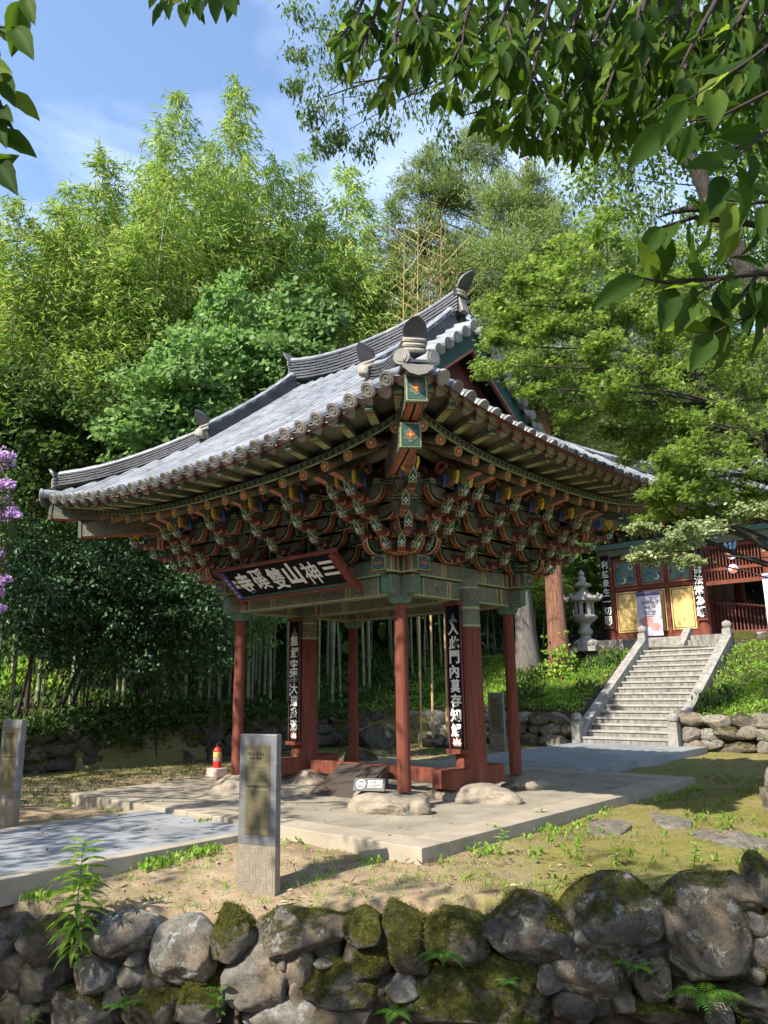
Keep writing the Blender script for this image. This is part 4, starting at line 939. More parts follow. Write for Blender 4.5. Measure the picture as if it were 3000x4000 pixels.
# ---- information panels
def info_panel(loc,rz,label,ttl=True):
    t=thing('information_panel',label,'information panel',loc,rz); w,d,h=.42,.075,1.36
    b=MB(); b.box((0,0,.20),(w,d,.42),0); 
    nx,nz=6,6
    for i in range(nx):
        for k in range(nz):
            cx=-w/2+.02+(w-.04)*(i+.5)/nx; cz=.035+(.36)*(k+.5)/nz; cw=(w-.04)/nx; chh=.36/nz
            if k==4 and i in (2,3): continue
            if k<1 and rnd.random()<.6: continue
            for q in range(4):
                o=(-.375+q*.25)
                for f in (-1,1):
                    if (i+k)%2: b.box((cx,f*(d/2),cz+o*chh),(cw*.86,.008,chh*.11),1)
                    else: b.box((cx+o*cw,f*(d/2),cz),(cw*.11,.008,chh*.86),1)
    b.build('woven_base',[nmat('sandy_base_steel',[(.3,(.19,.16,.12)),(.7,(.27,.23,.18))],3,.6,.2,metal=.25),nmat('woven_relief_steel',dab((.36,.315,.25)),3,.5,.1,metal=.25)],t)
    b=MB(); b.box((0,0,.41+(h-.41)/2),(w,d,h-.41),0); b.build('frame',[M['steel']],t,bevel=.006)
    b=MB(); b.box((0,-d/2,.88),(w*.66,.012,.77),0); b.build('plate',[M['bronze']],t,bevel=.002)
    if ttl:
        y=-d/2-.0065
        text('지리산 쌍계사',.034,M['ink'],t,'title_text',(-.02,y,1.185),(1,0,0),(0,0,1),off=.0012,ext=.001)
        text('智異山 雙磎寺',.022,M['ink'],t,'title_text',(-.02,y,1.150),(1,0,0),(0,0,1),off=.0004,ext=.001)
        text('Ssanggyesa Temple in Jirisan Mountain',.02,M['ink'],t,'title_text',(0,y,.905),(1,0,0),(0,0,1),w=.23,off=.0006,ext=.001)
        for rows in ([1.07-.011*k for k in range(12)],[.865-.011*k for k in range(30)]):
            b=MB()
            for z in rows:
                x=-.12
                while x<.118:
                    l=rnd.uniform(.008,.028); l=min(l,.12-x); b.box((x+l/2,-d/2-.0065,z),(l,.001,.0035),0); x+=l+.004
            b.build('engraved_lines',[M['ink']],t)
    return t
z=lambda x,y: h1(x,y)
info_panel((2.66,-4.47,h1(2.66,-4.47)-.01),R(13),'grey steel information panel with bronze plate on bare earth before the platform')
info_panel((-1.86,-4.76,h1(-1.86,-4.76)-.01),R(8),'dark information panel across the paved path, cut by the left edge of the photo')
info_panel((-2.36,7.0,-.02),R(2),'shaded information panel behind the gate beside the rear walkway, before the grassy bank')
# ---- notice plate on the plinth stone
t=thing('notice_plate','small grey folded metal notice with a white camera emblem, leaning on the front plinth stone','notice plate',(1.40,-1.66,.222),R(24))
b=MB(); b.prism([(-.21,0),(.21,0),(.21,.17),(-.21,.17)],(0,0,0),X_,Vector((0,.55,.83)),Vector((0,-.83,.55)),.012,0); b.prism([(-.21,0),(.21,0),(.21,.13),(-.21,.13)],(0,.125,.012),X_,Vector((0,-.22,.97)),Vector((0,-.97,-.22)),.012,0); b.build('plate',[nmat('dark_grey_powder_coat',dab((.055,.055,.058)),6,.6,.05)],t)
Un=Vector((0,.55,.83)); Nn=Vector((0,-.83,.55))
b=MB(); ring=[(math.cos(a)*.062,math.sin(a)*.062) for a in np.linspace(0,6.283,25)]; inn=[(math.cos(a)*.052,math.sin(a)*.052) for a in np.linspace(6.283,0,25)]
b.prism(ring+inn,Un*.088+X_*-.115+Nn*.008,X_,Un,Nn,.003,0); b.prism([(-.035,-.02),(.025,-.02),(.04,0),(.025,.022),(-.035,.022)],Un*.088+X_*-.115+Nn*.008,X_,Un,Nn,.003,0); b.build('emblem',[M['white']],t)
text('CCTV 촬영중',.036,M['white'],t,'notice_text',X_*.075+Un*.128+Nn*.008,(1,0,0),Un,w=.2,off=.001,ext=.001)
b=MB()
for k in range(4):
    x=-.02
    while x<.17: l=rnd.uniform(.01,.03); b.prism([(0,0),(l,0),(l,.006),(0,.006)],X_*x+Un*(.098-.018*k)+Nn*.008,X_,Un,Nn,.002,0); x+=l+.006
b.build('notice_lines',[M['white']],t)
# ---- fire extinguisher on its block
t=thing('fire_extinguisher','red fire extinguisher with yellow label and black hose beside the left front post','fire extinguisher',(-2.12,-1.40,.298))
b=MB(); b.lathe([(.06,0),(.075,.01),(.077,.04),(.077,.30),(.07,.335),(.045,.36),(.025,.372),(.025,.385)],(0,0,0),20,0); b.build('cylinder',[M['extred']],t,'auto')
b=MB(); b.lathe([(.0775,.19),(.0785,.191),(.0785,.285),(.0775,.286)],(0,0,0),20,0); b.lathe([(.0775,.12),(.0782,.121),(.0782,.175),(.0775,.176)],(0,0,0),20,1); b.build('label_band',[nmat('extinguisher_label',dab((.45,.36,.12)),20,.6,0),M['plaster']],t,'auto')
b=MB(); b.lathe([(.022,.385),(.03,.39),(.03,.42),(.02,.43)],(0,0,0),12,0); b.bar((-.02,0,.42),(.10,0,.455),.02,.012,0); b.bar((-.02,0,.44),(.10,.0,.49),.02,.012,0); b.build('valve_handle',[M['dark_metal']],t)
b=MB(); b.tube([(-.03,0,.41),(-.09,0,.42),(-.11,-.01,.36),(-.10,-.02,.22),(-.085,-.02,.10)],.011,8,0); b.build('hose',[M['black']],t,'auto')
t.scale=(.86,.86,.86)
tb=MB(); tb.box((0,0,.065),(.30,.26,.13),0,taper=.82); tag(tb.build('concrete_stand',[nmat('pinkish_concrete',dab((.42,.30,.25)),6,.9,.4)],None,loc=(-2.12,-1.40,.17),bevel=.012),'small pinkish concrete block carrying the fire extinguisher','stand block')
# ---- plank ramp over the sill
t=thing('plank_ramp','dark brown plank ramp sloping from the platform up over the red sill beam','ramp',(0,-.55,.0))
A0,A1=Vector((-.33,-.52,.015)),Vector((.62,-.50,.015)); C0,C1=Vector((-.62,.44,.345)),Vector((.33,.46,.345))
for k in range(5):
    f0,f1=k/5+.004,(k+1)/5-.004
    a,b2,c,d=C0+(A0-C0)*f0,C1+(A1-C1)*f0,C1+(A1-C1)*f1,C0+(A0-C0)*f1
    b=MB(); dn=Vector((0,0,-.03)); vs=[a,b2,c,d,a+dn,b2+dn,c+dn,d+dn]; b.add(vs,[(3,2,1,0),(4,5,6,7),(0,1,5,4),(1,2,6,5),(2,3,7,6),(3,0,4,7)],0); b.build('plank',[M['darkwood']],t)
for e0,e1 in ((A0,C0),(A1,C1)):
    b=MB(); b.add([e0+Vector((0,0,-.03)),e1+Vector((0,0,-.03)),e1+Vector((0,0,-.33)),e0+Vector((.03,0,-.03)),e1+Vector((.03,0,-.03)),e1+Vector((.03,0,-.33))],[(0,1,2),(5,4,3),(0,3,4,1),(1,4,5,2),(2,5,3,0)],0); b.build('side_board',[M['darkwood']],t)
# ---- stone stairs up to the hall
st=thing('stone_staircase','weathered pale granite staircase with sloping side walls climbing the bank to the hall','staircase',(-.62,10.1,0))
M['tread']=nmat('sunlit_tread_granite',[(.3,(.20,.19,.165)),(.6,(.32,.305,.275)),(.8,(.42,.405,.375))],5,.9,.3,detail=9)  # paler granite on the treads puts their sunlit brightness into the colour
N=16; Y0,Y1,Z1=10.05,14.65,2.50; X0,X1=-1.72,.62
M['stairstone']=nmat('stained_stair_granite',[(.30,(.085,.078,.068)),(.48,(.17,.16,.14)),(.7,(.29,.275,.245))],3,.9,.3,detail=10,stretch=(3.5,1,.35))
for i in range(N):
    y=Y0+(Y1-Y0)*i/N; z=Z1*(i+1)/N; dep=(Y1-Y0)/N; hz=Z1/N
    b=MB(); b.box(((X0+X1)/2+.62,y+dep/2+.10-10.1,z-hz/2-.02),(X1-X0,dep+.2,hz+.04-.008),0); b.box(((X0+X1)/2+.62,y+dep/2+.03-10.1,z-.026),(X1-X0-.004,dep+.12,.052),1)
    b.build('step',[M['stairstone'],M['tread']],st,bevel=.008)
for s_,x in ((-1,X0-.13),(1,X1+.13)):
    b=MB(); ya,yb=Y0+.12-10.1,Y1-.05-10.1; prof=[(ya,-.3),(ya,.34),(yb,Z1+.30),(yb,Z1-.6),(yb,-.3)]
    b.prism(prof,(x+.62,0,0),Y_,Z_,X_,.25,0); b.prism([(ya,.34),(yb,Z1+.30),(yb,Z1+.33),(ya,.37)],(x+.62,0,0),Y_,Z_,X_,.27,0); b.build('side_wall',[M['granite']],st,bevel=.01)
    for y,zz in ((Y0-.02,0),(Y1+.10,Z1)):
        b=MB(); b.box((x+.62,y-10.1,zz+.22),(.24,.24,.64),0); b.box((x+.62,y-10.1,zz+.555),(.19,.19,.03),0); b.lathe([(.08,.57),(.125,.60),(.14,.66),(.13,.72),(.08,.765),(.03,.775),(.03,.79),(.0,.80)],(x+.62,y-10.1,zz),16,0); b.build('newel_post',[M['granite']],st,'auto')
# terrace wall / podium of the hall with its small upper stair
def far_block(name,label,cat,loc,size,mat,bev=.02):
    return tag(MB().box((0,0,size[2]/2),size,0).build(name,[mat],None,loc=loc,bevel=bev),label,cat)
tag(MB().box((0,20.6,2.74),(10.6,6.6,.62),0).build('podium',[M['granite']],bevel=.03),kind='structure')
us=thing('upper_staircase','short stone stair with slanted cheek blocks before the hall doorway','staircase',(0,16.6,2.5))
for i in range(3):
    b=MB(); b.box((0,.2+.28*i,.10+.17*i),(2.5,.36,.20),0); b.build('step',[M['stairstone']],us,bevel=.006)
for s_ in (-1,1):
    b=MB(); b.prism([(-.02,-.1),(-.02,.25),(.22,.40),(.75,.80),(.95,.80),(.95,-.1)],(s_*1.38,0,0),Y_,Z_,X_,.24,0); b.build('cheek_block',[M['granite']],us,bevel=.01)
# ---- the hall
hall=thing('temple_hall','red and yellow painted temple hall with open doorway at top of the stone stairs','temple hall',(0,18.5,3.05))
HZ=3.2
cols=[-4.62,-1.16,1.16,4.62]
for x in cols:
    for y in (0,4.2):
        b=MB(); b.tube([(x,y,0),(x,y,HZ-.45)],[.20,.19],18,0); b.tube([(x,y,HZ-.45),(x,y,HZ)],[.192,.19],18,1); b.tube([(x,y,HZ-.50),(x,y,HZ-.44)],.197,18,2); b.build('column',[M['red'],M['dgreen'],M['lgreen']],hall,'auto')
def paintpanel(x0,x1,z0,z1,y,mode,par):
    b=MB(); b.box(((x0+x1)/2,y,(z0+z1)/2),(x1-x0,.03,z1-z0),0)
    w=.02
    for (a,c,e,f) in ((x0+.05,x1-.05,z0+.05,z0+.05+w),(x0+.05,x1-.05,z1-.05-w,z1-.05),(x0+.05,x0+.05+w,z0+.05,z1-.05),(x1-.05-w,x1-.05,z0+.05,z1-.05)):
        b.box(((a+c)/2,y-.016,(e+f)/2),(c-a,.008,f-e),1)
    if mode=='paint':
        cx,cz=(x0+x1)/2,(z0+z1)/2; r=np.random.RandomState(int(abs(x0)*100)+5)
        b.box((cx,y-.017,cz),(x1-x0-.16,.006,z1-z0-.16),2)
        # loose robe-like swirls, no readable figure
        for k in range(9):
            p0=np.array([r.uniform(-.25,.25)*(x1-x0),r.uniform(-.32,.32)*(z1-z0)]); a=r.uniform(0,6.28); pth=[]
            for q in range(9):
                pth.append((cx+p0[0],y-.022,cz+p0[1])); a+=r.uniform(.2,.75)*(1 if k%2 else -1); p0=p0+np.array([math.cos(a),math.sin(a)])*.05
                p0=np.clip(p0,[-(x1-x0)*.36,-(z1-z0)*.4],[(x1-x0)*.36,(z1-z0)*.4])
            b.tube(pth,[.012+.018*math.sin(q/8*3.14) for q in range(9)],5,3+k%5)
    return b.build('painted_panel' if mode=='paint' else 'yellow_panel',[M['salmon'] if mode=='paint' else M['cream'],M['black'],M['teal'],M['green'],M['white'],M['blue'],M['salmon'],M['brownred']],par)
for s_ in (-1,1):
    xa,xb=(cols[0]+.18,cols[1]-.18) if s_<0 else (cols[2]+.18,cols[3]-.18)
    b=MB(); b.box(((xa+xb)/2,.04,HZ/2-.1),(xb-xa+.1,.08,HZ-.2),0); wl=b.build('front_wall',[M['red']],hall)
    w3=(xb-xa)/3
    for k in range(3):
        paintpanel(xa+w3*k+.09,xa+w3*(k+1)-.09,.30,1.80,-.022,'plain',wl); paintpanel(xa+w3*k+.09,xa+w3*(k+1)-.09,2.02,2.98,-.022,'paint',wl)
    b=MB()
    for k in range(4): b.box((xa+w3*k,-.03,1.5),(.11,.06,2.98),0)
    for zz in (.12,1.91,3.04): b.box(((xa+xb)/2,-.032,zz),(xb-xa,.058,.13),0)
    b.build('wall_frame',[M['red']],hall)
    b=MB(); b.box(((xa+xb)/2,-.02,.03),(xb-xa,.1,.07),0); b.build('foot_board',[M['teal']],hall)
# side and rear walls, floor
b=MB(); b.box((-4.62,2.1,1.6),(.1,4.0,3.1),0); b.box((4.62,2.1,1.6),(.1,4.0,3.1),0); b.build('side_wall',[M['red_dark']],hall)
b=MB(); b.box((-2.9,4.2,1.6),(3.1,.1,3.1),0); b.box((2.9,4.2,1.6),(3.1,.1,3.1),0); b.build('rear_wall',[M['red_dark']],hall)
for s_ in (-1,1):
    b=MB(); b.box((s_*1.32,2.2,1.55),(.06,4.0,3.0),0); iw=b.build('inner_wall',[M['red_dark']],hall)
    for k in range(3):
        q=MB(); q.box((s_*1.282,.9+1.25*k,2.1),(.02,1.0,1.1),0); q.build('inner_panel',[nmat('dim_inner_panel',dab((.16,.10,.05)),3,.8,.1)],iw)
# lattice transom
b=MB()
for zz,hh in ((HZ-.12,.12),(2.28,.11),(1.82,.14)): b.box((0,-.02,zz),(2.05,.10,hh),0)
for k in range(19):
    x=-.96+1.92*k/18; b.box((x,-.02,2.44),(.035,.05,1.16),0); b.box((x,-.02,3.06),(.033,.045,.16),1,taper=.3)
lt=b.build('lattice_transom',[M['red'],M['salmon']],hall)
def taeguk(z,flip):
    b=MB(); r=.155; n=24
    c=Vector((0,-.085,z)); 
    disc=[(math.cos(a)*r*1.13,math.sin(a)*r*1.13) for a in np.linspace(0,6.283,n+1)[:-1]]; b.prism(disc,c+Y_*.012,X_,Z_,Vector((0,-1,0)),.02,0)
    def half(off):
        P=[(math.cos(a)*r,math.sin(a)*r) for a in np.linspace(0,math.pi,n)]
        P+=[(-r/2+math.cos(a)*r/2,math.sin(a)*r/2) for a in np.linspace(math.pi,2*math.pi,10)[1:]]
        P+=[(r/2+math.cos(a)*r/2,math.sin(a)*r/2) for a in np.linspace(math.pi,0,10)[1:-1]]
        return [(x*math.cos(off)-y*math.sin(off),x*math.sin(off)+y*math.cos(off)) for x,y in P]
    for m,off in ((1,0.6+flip),(2,math.pi+.6+flip)): b.prism(half(off),c-Y_*.006,X_,Z_,Vector((0,-1,0)),.012,m)
    b.prism([(math.cos(a)*.03,math.sin(a)*.03) for a in np.linspace(0,6.283,13)[:-1]],c-Y_*.014,X_,Z_,Vector((0,-1,0)),.01,3)
    return b.build('swirl_emblem',[M['blue'],M['orange'],M['white'],M['blue']],lt)
taeguk(2.73,.3); taeguk(2.24,2.2)
b=MB()
for s_ in (-1,0,1): b.prism([(-.04,0),(.04,0),(.05,.22),(0,.36),(-.05,.22)],(s_*.11,-.08,2.92),Vector((1,0,.0)),Vector((s_*.25,0,1)).normalized(),Vector((0,-1,0)),.02,0)
b.build('blue_finial',[nmat('sky_blue_paint',dab((.22,.42,.66)),5,.7,.1)],lt)
# low sloping inner gates
for s_ in (-1,1):
    b=MB(); x=s_*1.22
    b.bar((x,.5,1.35),(x,3.6,.75),.07,.09,0); b.bar((x,.5,.18),(x,3.6,.18),.07,.09,0)
    for k in range(22): y=.5+3.1*k/21; b.box((x,y,.2+(1.3-.6*k/21-.2)/2),(.03,.045,1.3-.6*k/21-.2),0)
    b.build('inner_barrier',[M['red_dark']],hall)
b=MB(); b.bar((-1.1,1.2,1.25),(.9,1.6,.95),.06,.09,0); b.bar((-1.1,1.2,.2),(.9,1.6,.2),.06,.08,0)
for k in range(18): x=-1.1+2*k/17; b.box((x,1.2+.4*k/17,.2+(1.05-.3*k/17)/2),(.045,.03,1.05-.3*k/17),0)
b.build('red_barrier',[M['red_dark']],hall)
# beams, brackets and roof of the hall
b=MB(); b.box((0,0,HZ+.12),(9.9,.26,.26),0); b.box((0,-.02,HZ+.36),(9.9,.40,.2),1); b.box((0,4.2,HZ+.2),(9.9,.3,.4),0)
for s_ in (-1,1): b.box((s_*4.62,2.1,HZ+.2),(.3,4.2,.4),0)
b.build('lintel_beam',[M['dan'],M['teal']],hall)
b=MB(); b.box((-2.9,-.06,HZ-.02),(2.2,.04,.26),0); b.box((-2.9,-.085,HZ-.02),(2.05,.02,.18),1); b.build('ochre_plate',[M['lgreen'],M['cream']],hall)
b=MB()
for k in range(22):
    x=-4.8+9.6*k/21
    for j in range(3): b.prism([(0,-.08),(-.22-.2*j,-.05),(-.38-.2*j,.06),(-.22-.2*j,.05),(0,.08)],(x,0,HZ+.55+.2*j),Y_,Z_,X_,.09,j%2,2)
    b.box((x,-.1,HZ+.75),(.34,.12,.5),2)
b.build('eave_bracket',[M['salmon'],M['orange'],M['dgreen']],hall)
b=MB()
for k in range(34):
    x=-5.6+11.2*k/33; b.tube([(x,1.6,HZ+2.1),(x,-1.25,HZ+1.02)],.07,8,0); b.tube([(x,-1.25,HZ+1.02),(x,-1.27,HZ+1.012)],.072,8,1)
b.build('eave_rafter',[M['green'],M['salmon']],hall)
b=MB(); prof=[(-1.55,HZ+1.12),(-.6,HZ+1.5),(.6,HZ+2.15),(2.1,HZ+3.2),(3.6,HZ+2.15),(4.8,HZ+1.5),(5.75,HZ+1.12),(5.75,HZ+1.02),(2.1,HZ+2.9),(-1.55,HZ+1.02)]
b.prism(prof,(0,0,0),Y_,Z_,X_,12.4,1,1)
for k in range(42):
    x=-6.1+12.2*k/41; b.tube([(x,-1.6,HZ+1.16),(x,-.6,HZ+1.54),(x,.6,HZ+2.19),(x,2.1,HZ+3.24)],.08,8,0)
b.build('hall_roof',[M['tile'],M['tile_dark']],hall)
plq=plaque(-4.62,'利益衆生一切同','black vertical plaque on the hall column nearest the stone lantern',z0=3.58,z1=6.28,w=.34,y=18.5-.225,cs=.30)
plq=plaque(-1.16,'侍佛法常為護','black vertical plaque on the hall column beside the doorway, top behind maple twigs',z0=3.66,z1=6.10,w=.34,y=18.5-.225,cs=.34)
# banner stand
t=thing('banner','lilac printed event banner on a stand before the yellow hall panels','banner',(-2.98,18.15,3.06))
b=MB(); b.prism([(-.45,.10),(.45,.10),(.45,1.70),(-.45,1.70)],(0,0,0),X_,Z_,Vector((0,-1,0)),.012,0); b.build('sheet',[nmat('lilac_banner_print',[(.25,(.42,.36,.44)),(.55,(.55,.52,.62)),(.8,(.66,.64,.70))],1.2,.6,.0)],t)
b=MB(); b.box((0,-.008,1.62),(.9,.006,.14),0)
for k in range(8): b.lathe([(.0,-.003),(.045,-.003),(.045,.003),(.0,.003)],(-.38+.11*k,-.012,1.60),10,0)
bv=nmat('banner_violet',dab((.12,.10,.25)),5,.7,0); bc=nmat('banner_coral',dab((.52,.24,.22)),2,.7,0); b.build('banner_border',[bv,bc],t)
for (x,zz,sx_,sz_) in ((-.12,.62,.5,.36),(.18,.42,.4,.3)):
    b=MB(); b.prism([(math.cos(a)*sx_/2*(1+.15*math.sin(3*a)),math.sin(a)*sz_/2) for a in np.linspace(0,6.283,21)[:-1]],(x,-.010,zz),X_,Z_,Vector((0,-1,0)),.004 if x<0 else .007,1); b.build('banner_picture',[bv,bc],t)
text('대학입학 수능시험',.12,M['ink'],t,'banner_text',(.05,-.012,1.30),(1,0,0),(0,0,1),w=.62,off=.002,ext=.001); text('100일 기도',.12,M['ink'],t,'banner_text',(.05,-.012,1.13),(1,0,0),(0,0,1),w=.42,off=.002,ext=.001)
b=MB()
for k in range(4): b.box((.02,-.011,.98-.06*k),(.5-.05*k,.002,.02),0)
b.build('banner_lines',[M['ink']],t)
b=MB(); b.tube([(-.47,0,1.71),(.47,0,1.71)],.014,8,0); b.tube([(0,.03,0),(0,.03,1.71)],.012,8,0)
for s_ in (-1,1): b.tube([(0,.03,.05),(s_*.38,-.12,.0)],.010,6,0)
b.build('stand',[M['dark_metal']],t)
t=thing('banner','white banner at the right photo edge standing in the hall doorway','banner',(1.42,17.95,3.06)); b=MB(); b.prism([(-.4,.15),(.4,.15),(.4,1.9),(-.4,1.9)],(0,0,0),X_,Z_,Vector((0,-1,0)),.012,0); b.box((0,-.008,1.78),(.8,.006,.12),1); b.build('sheet',[M['white'],nmat('banner_navy',dab((.10,.10,.22)),5,.7,0)],t); b=MB(); b.tube([(-.42,0,1.91),(.42,0,1.91)],.014,8,0); b.tube([(0,.03,0),(0,.03,1.91)],.012,8,0); b.build('stand',[M['dark_metal']],t)
# ---- stone lantern
def hexprof(b,prof,c,n=8,m=0): b.lathe(prof,c,n,m)
lp=(-3.75,14.6); lz=2.58
t=thing('stone_lantern','pale carved granite lantern with curled roof and tiered finial between cedar trunk and hall','stone lantern',(*lp,lz),R(12))
b=MB(); b.box((0,0,.06),(.80,.80,.16),0); b.lathe([(.42,.14),(.44,.20),(.42,.28),(.30,.36),(.22,.40)],(0,0,0),8,0); 
for k in range(8):
    a=k*math.pi/4; b.lathe([(.0,.16),(.09,.18),(.10,.26),(.05,.33),(.0,.35)],(.33*math.cos(a),.33*math.sin(a),0),8,0)
b.build('base',[M['granite']],t,'auto')
b=MB(); b.lathe([(.20,.40),(.17,.46),(.19,.52),(.24,.56),(.25,.62),(.24,.68),(.19,.72),(.17,.78),(.20,.86),(.22,.90)],(0,0,0),16,0); b.build('shaft',[M['granite']],t,'auto')
b=MB(); b.lathe([(.22,.90),(.34,.97),(.44,1.08),(.45,1.13),(.40,1.16)],(0,0,0),8,0); b.build('upper_base',[M['granite']],t,'auto')
b=MB()
for k in range(8):
    a=(k+.0)*math.pi/4; b.box((.29*math.cos(a),.29*math.sin(a),1.38),(.10,.13 if k%2 else .11,.46),0,rz=a)
b.lathe([(.33,1.15),(.33,1.20)],(0,0,0),8,0); b.lathe([(.33,1.56),(.33,1.62)],(0,0,0),8,0); b.lathe([(.17,1.18),(.17,1.6)],(0,0,0),8,1)
b.build('fire_box',[M['granite'],M['dark_metal']],t,'auto')
b=MB(); b.lathe([(.36,1.60),(.56,1.64),(.58,1.70),(.42,1.78),(.27,1.88),(.17,1.97),(.15,2.0)],(0,0,0),8,0)
for k in range(8):
    a=(k+.5)*math.pi/4; b.tube([(.45*math.cos(a),.45*math.sin(a),1.74),(.58*math.cos(a),.58*math.sin(a),1.73),(.64*math.cos(a),.64*math.sin(a),1.80),(.60*math.cos(a),.60*math.sin(a),1.86)],[.06,.06,.05,.03],7,0)
b.build('roof',[M['granite']],t,'auto')
b=MB(); b.lathe([(.13,2.0),(.10,2.05),(.13,2.09),(.30,2.14),(.31,2.20),(.18,2.25),(.12,2.30),(.15,2.36),(.15,2.42),(.09,2.47),(.07,2.49),(.11,2.53),(.11,2.59),(.06,2.64),(.02,2.68),(.0,2.70)],(0,0,0),12,0); b.build('finial',[M['granite']],t,'auto')
# ================================================================ WALLS AND BOULDERS
def at_wall(px,py,off=0.0):
    d=ray(px,py); c=CAM['c']; n=Vector((QN[0],QN[1],0)); q=Vector((Q0[0],Q0[1],0))+n*off
    t=n.dot(q-c)/n.dot(d); return c+d*t,t
WANG=math.atan2(QD[1],QD[0])
fw=thing('stone_wall','mossy dry stone retaining wall of big rounded boulders along the bottom of the photo','stone wall',(4,-4.4,-.3))
FW=[(260,2023,155,80,'L'),(392,2058,125,118,'L'),(497,2028,95,95,'M'),(645,2018,190,92,'X'),(785,2013,80,75,'M'),(790,2063,90,75,'M'),(555,2113,140,132,'P'),(647,2090,62,66,'P'),(615,2080,28,40,'P'),(702,2083,42,22,'L'),(207,2110,82,86,'L'),(280,2108,66,50,'P'),(287,2075,38,28,'P'),(250,2153,46,46,'P'),(325,2163,130,100,'M'),(430,2158,115,110,'M'),(740,2125,150,92,'M'),(645,2148,56,60,'P'),(615,2193,165,75,'L'),(170,2188,150,90,'X'),(80,2118,105,80,'D'),(30,2093,70,80,'D'),(90,2038,120,95,'D'),(20,2033,70,85,'D'),(25,2183,60,60,'D'),(740,2188,125,60,'D'),(60,2193,60,50,'D'),
(875,2030,104,130,'M'),(985,2029,130,95,'M'),(1148,2020,210,132,'X'),(1335,1982,208,146,'X'),(1520,2016,172,206,'X'),(1585,1934,100,80,'X'),(1625,1994,68,52,'P'),(1640,2044,58,86,'L'),(1632,2104,48,38,'P'),(1288,2108,172,155,'X'),(1015,2145,310,140,'M'),(875,2134,80,56,'L'),(1190,2114,62,56,'P'),(1403,2112,72,92,'X'),(1345,2159,56,36,'P'),(1425,2189,120,52,'M'),(1555,2196,52,58,'P'),(1635,2160,110,80,'D'),(1652,1905,60,95,'M'),(1240,2179,86,60,'D'),(1262,2027,42,46,'P'),(1375,2083,50,32,'P'),(1480,2150,60,50,'D'),(-40,2060,100,110,'D'),(1710,1990,110,120,'X'),(1720,2120,120,130,'M'),(1760,1900,120,110,'M'),(-110,2100,110,140,'D')]
FW=[q for q in FW]
kind={'L':'st_lichen','M':'st_moss','X':'st_mix','P':'st_plain','D':'st_dark'}
for i,(px,py,w,h,k) in enumerate(FW):
    p,t=at_wall(px,py,-.02); w*=t/1661; h*=t/1661
    o=obj('stone',rockmesh('stone',(w*1.17,min(.55,.30+.55*min(w,h)),h*1.17),300+i,M[kind[k]],4 if w>.3 else 3,.13,.66))
    o.parent=fw; o.location=p-Vector((4,-4.4,-.3))-Vector((QN[0],QN[1],0))*(.06+.10*min(w,h)); o.scale=(1.04,1,1.0); o.rotation_euler=(rnd.uniform(-.12,.12),rnd.uniform(-.12,.12),WANG+rnd.uniform(-.15,.15))
fill=[rockmesh('stone',(.34,.3,.26),700+i,M['st_dark'],2,.16,.66) for i in range(5)]
for i in range(44):
    s=rnd.uniform(-.2,7.4); zz=rnd.uniform(-1.05,-.42); p=Q0+QD*s-QN*.14; o=obj('stone',fill[i%5],fw); o.location=Vector((p[0],p[1],zz))-Vector((4,-4.4,-.3)); o.rotation_euler=(rnd.uniform(0,6),rnd.uniform(0,6),rnd.uniform(0,6)); o.scale=[rnd.uniform(.8,1.3)]*3
def ret_wall(name,label,pts,rows,rh,mats,seed,base):
    org=Vector((*pts[0],base)); t=thing(name,label,'stone wall',org); r=random.Random(seed)
    protos=[rockmesh('stone',(1,.8,1),seed*10+i,M[mats[i%len(mats)]],3,.14,.62) for i in range(9)]
    cum=[0]
    for a,b in zip(pts,pts[1:]): cum.append(cum[-1]+math.dist(a,b))
    n=0
    for k in range(rows):
        s=r.uniform(0,.3)
        while s<cum[-1] and n<100:
            w=r.uniform(.42,.80); 
            for i in range(len(pts)-1):
                if s<=cum[i+1]: break
            f=(s-cum[i])/(cum[i+1]-cum[i]); a,b=pts[i],pts[i+1]; x=a[0]+(b[0]-a[0])*f; y=a[1]+(b[1]-a[1])*f
            o=obj('stone',protos[n%9],t); o.scale=(w*1.22,.55,rh*r.uniform(1.15,1.5)); o.location=Vector((x+r.uniform(-.06,.06),y+r.uniform(-.06,.06),base+rh*(k+.45)+r.uniform(-.05,.05)))-org
            o.rotation_euler=(r.uniform(-.15,.15),r.uniform(-.2,.2),math.atan2(b[1]-a[1],b[0]-a[0])+r.uniform(-.15,.15)); n+=1; s+=w*.92
    return t
ret_wall('stone_wall','low dark dry stone wall under ivy along the edge of the bamboo grove',[(-8.15,-4.5),(-8.3,0),(-8.15,4),(-8.3,8),(-7.2,9.3)],3,.32,['st_dark','st_dark','st_moss'],5,-.12)
ret_wall('stone_wall','sunlit low stone wall left of the stair foot behind the information panel',[(-7.2,9.3),(-5.6,10.35),(-2.1,10.33)],3,.29,['st_mix','st_plain','st_lichen'],6,-.12)
ret_wall('stone_wall','low stone wall of pale round boulders to the right of the stair foot',[(1.0,10.33),(5,10.33),(9,10.33)],3,.29,['st_plain','st_lichen','st_mix'],7,-.12)
ret_wall('stone_wall','mossy stone terrace wall at the top right of the stairs under the hall',[(1.2,14.9),(3.5,14.95),(6.5,14.9)],2,.33,['st_moss','st_dark','st_mix'],8,2.25)
ret_wall('stone_wall','mossy terrace edge stones below the stone lantern left of the stair top',[(-6.5,14.75),(-4.4,14.55),(-2.1,14.75)],2,.26,['st_moss','st_mix','st_dark'],9,2.12)
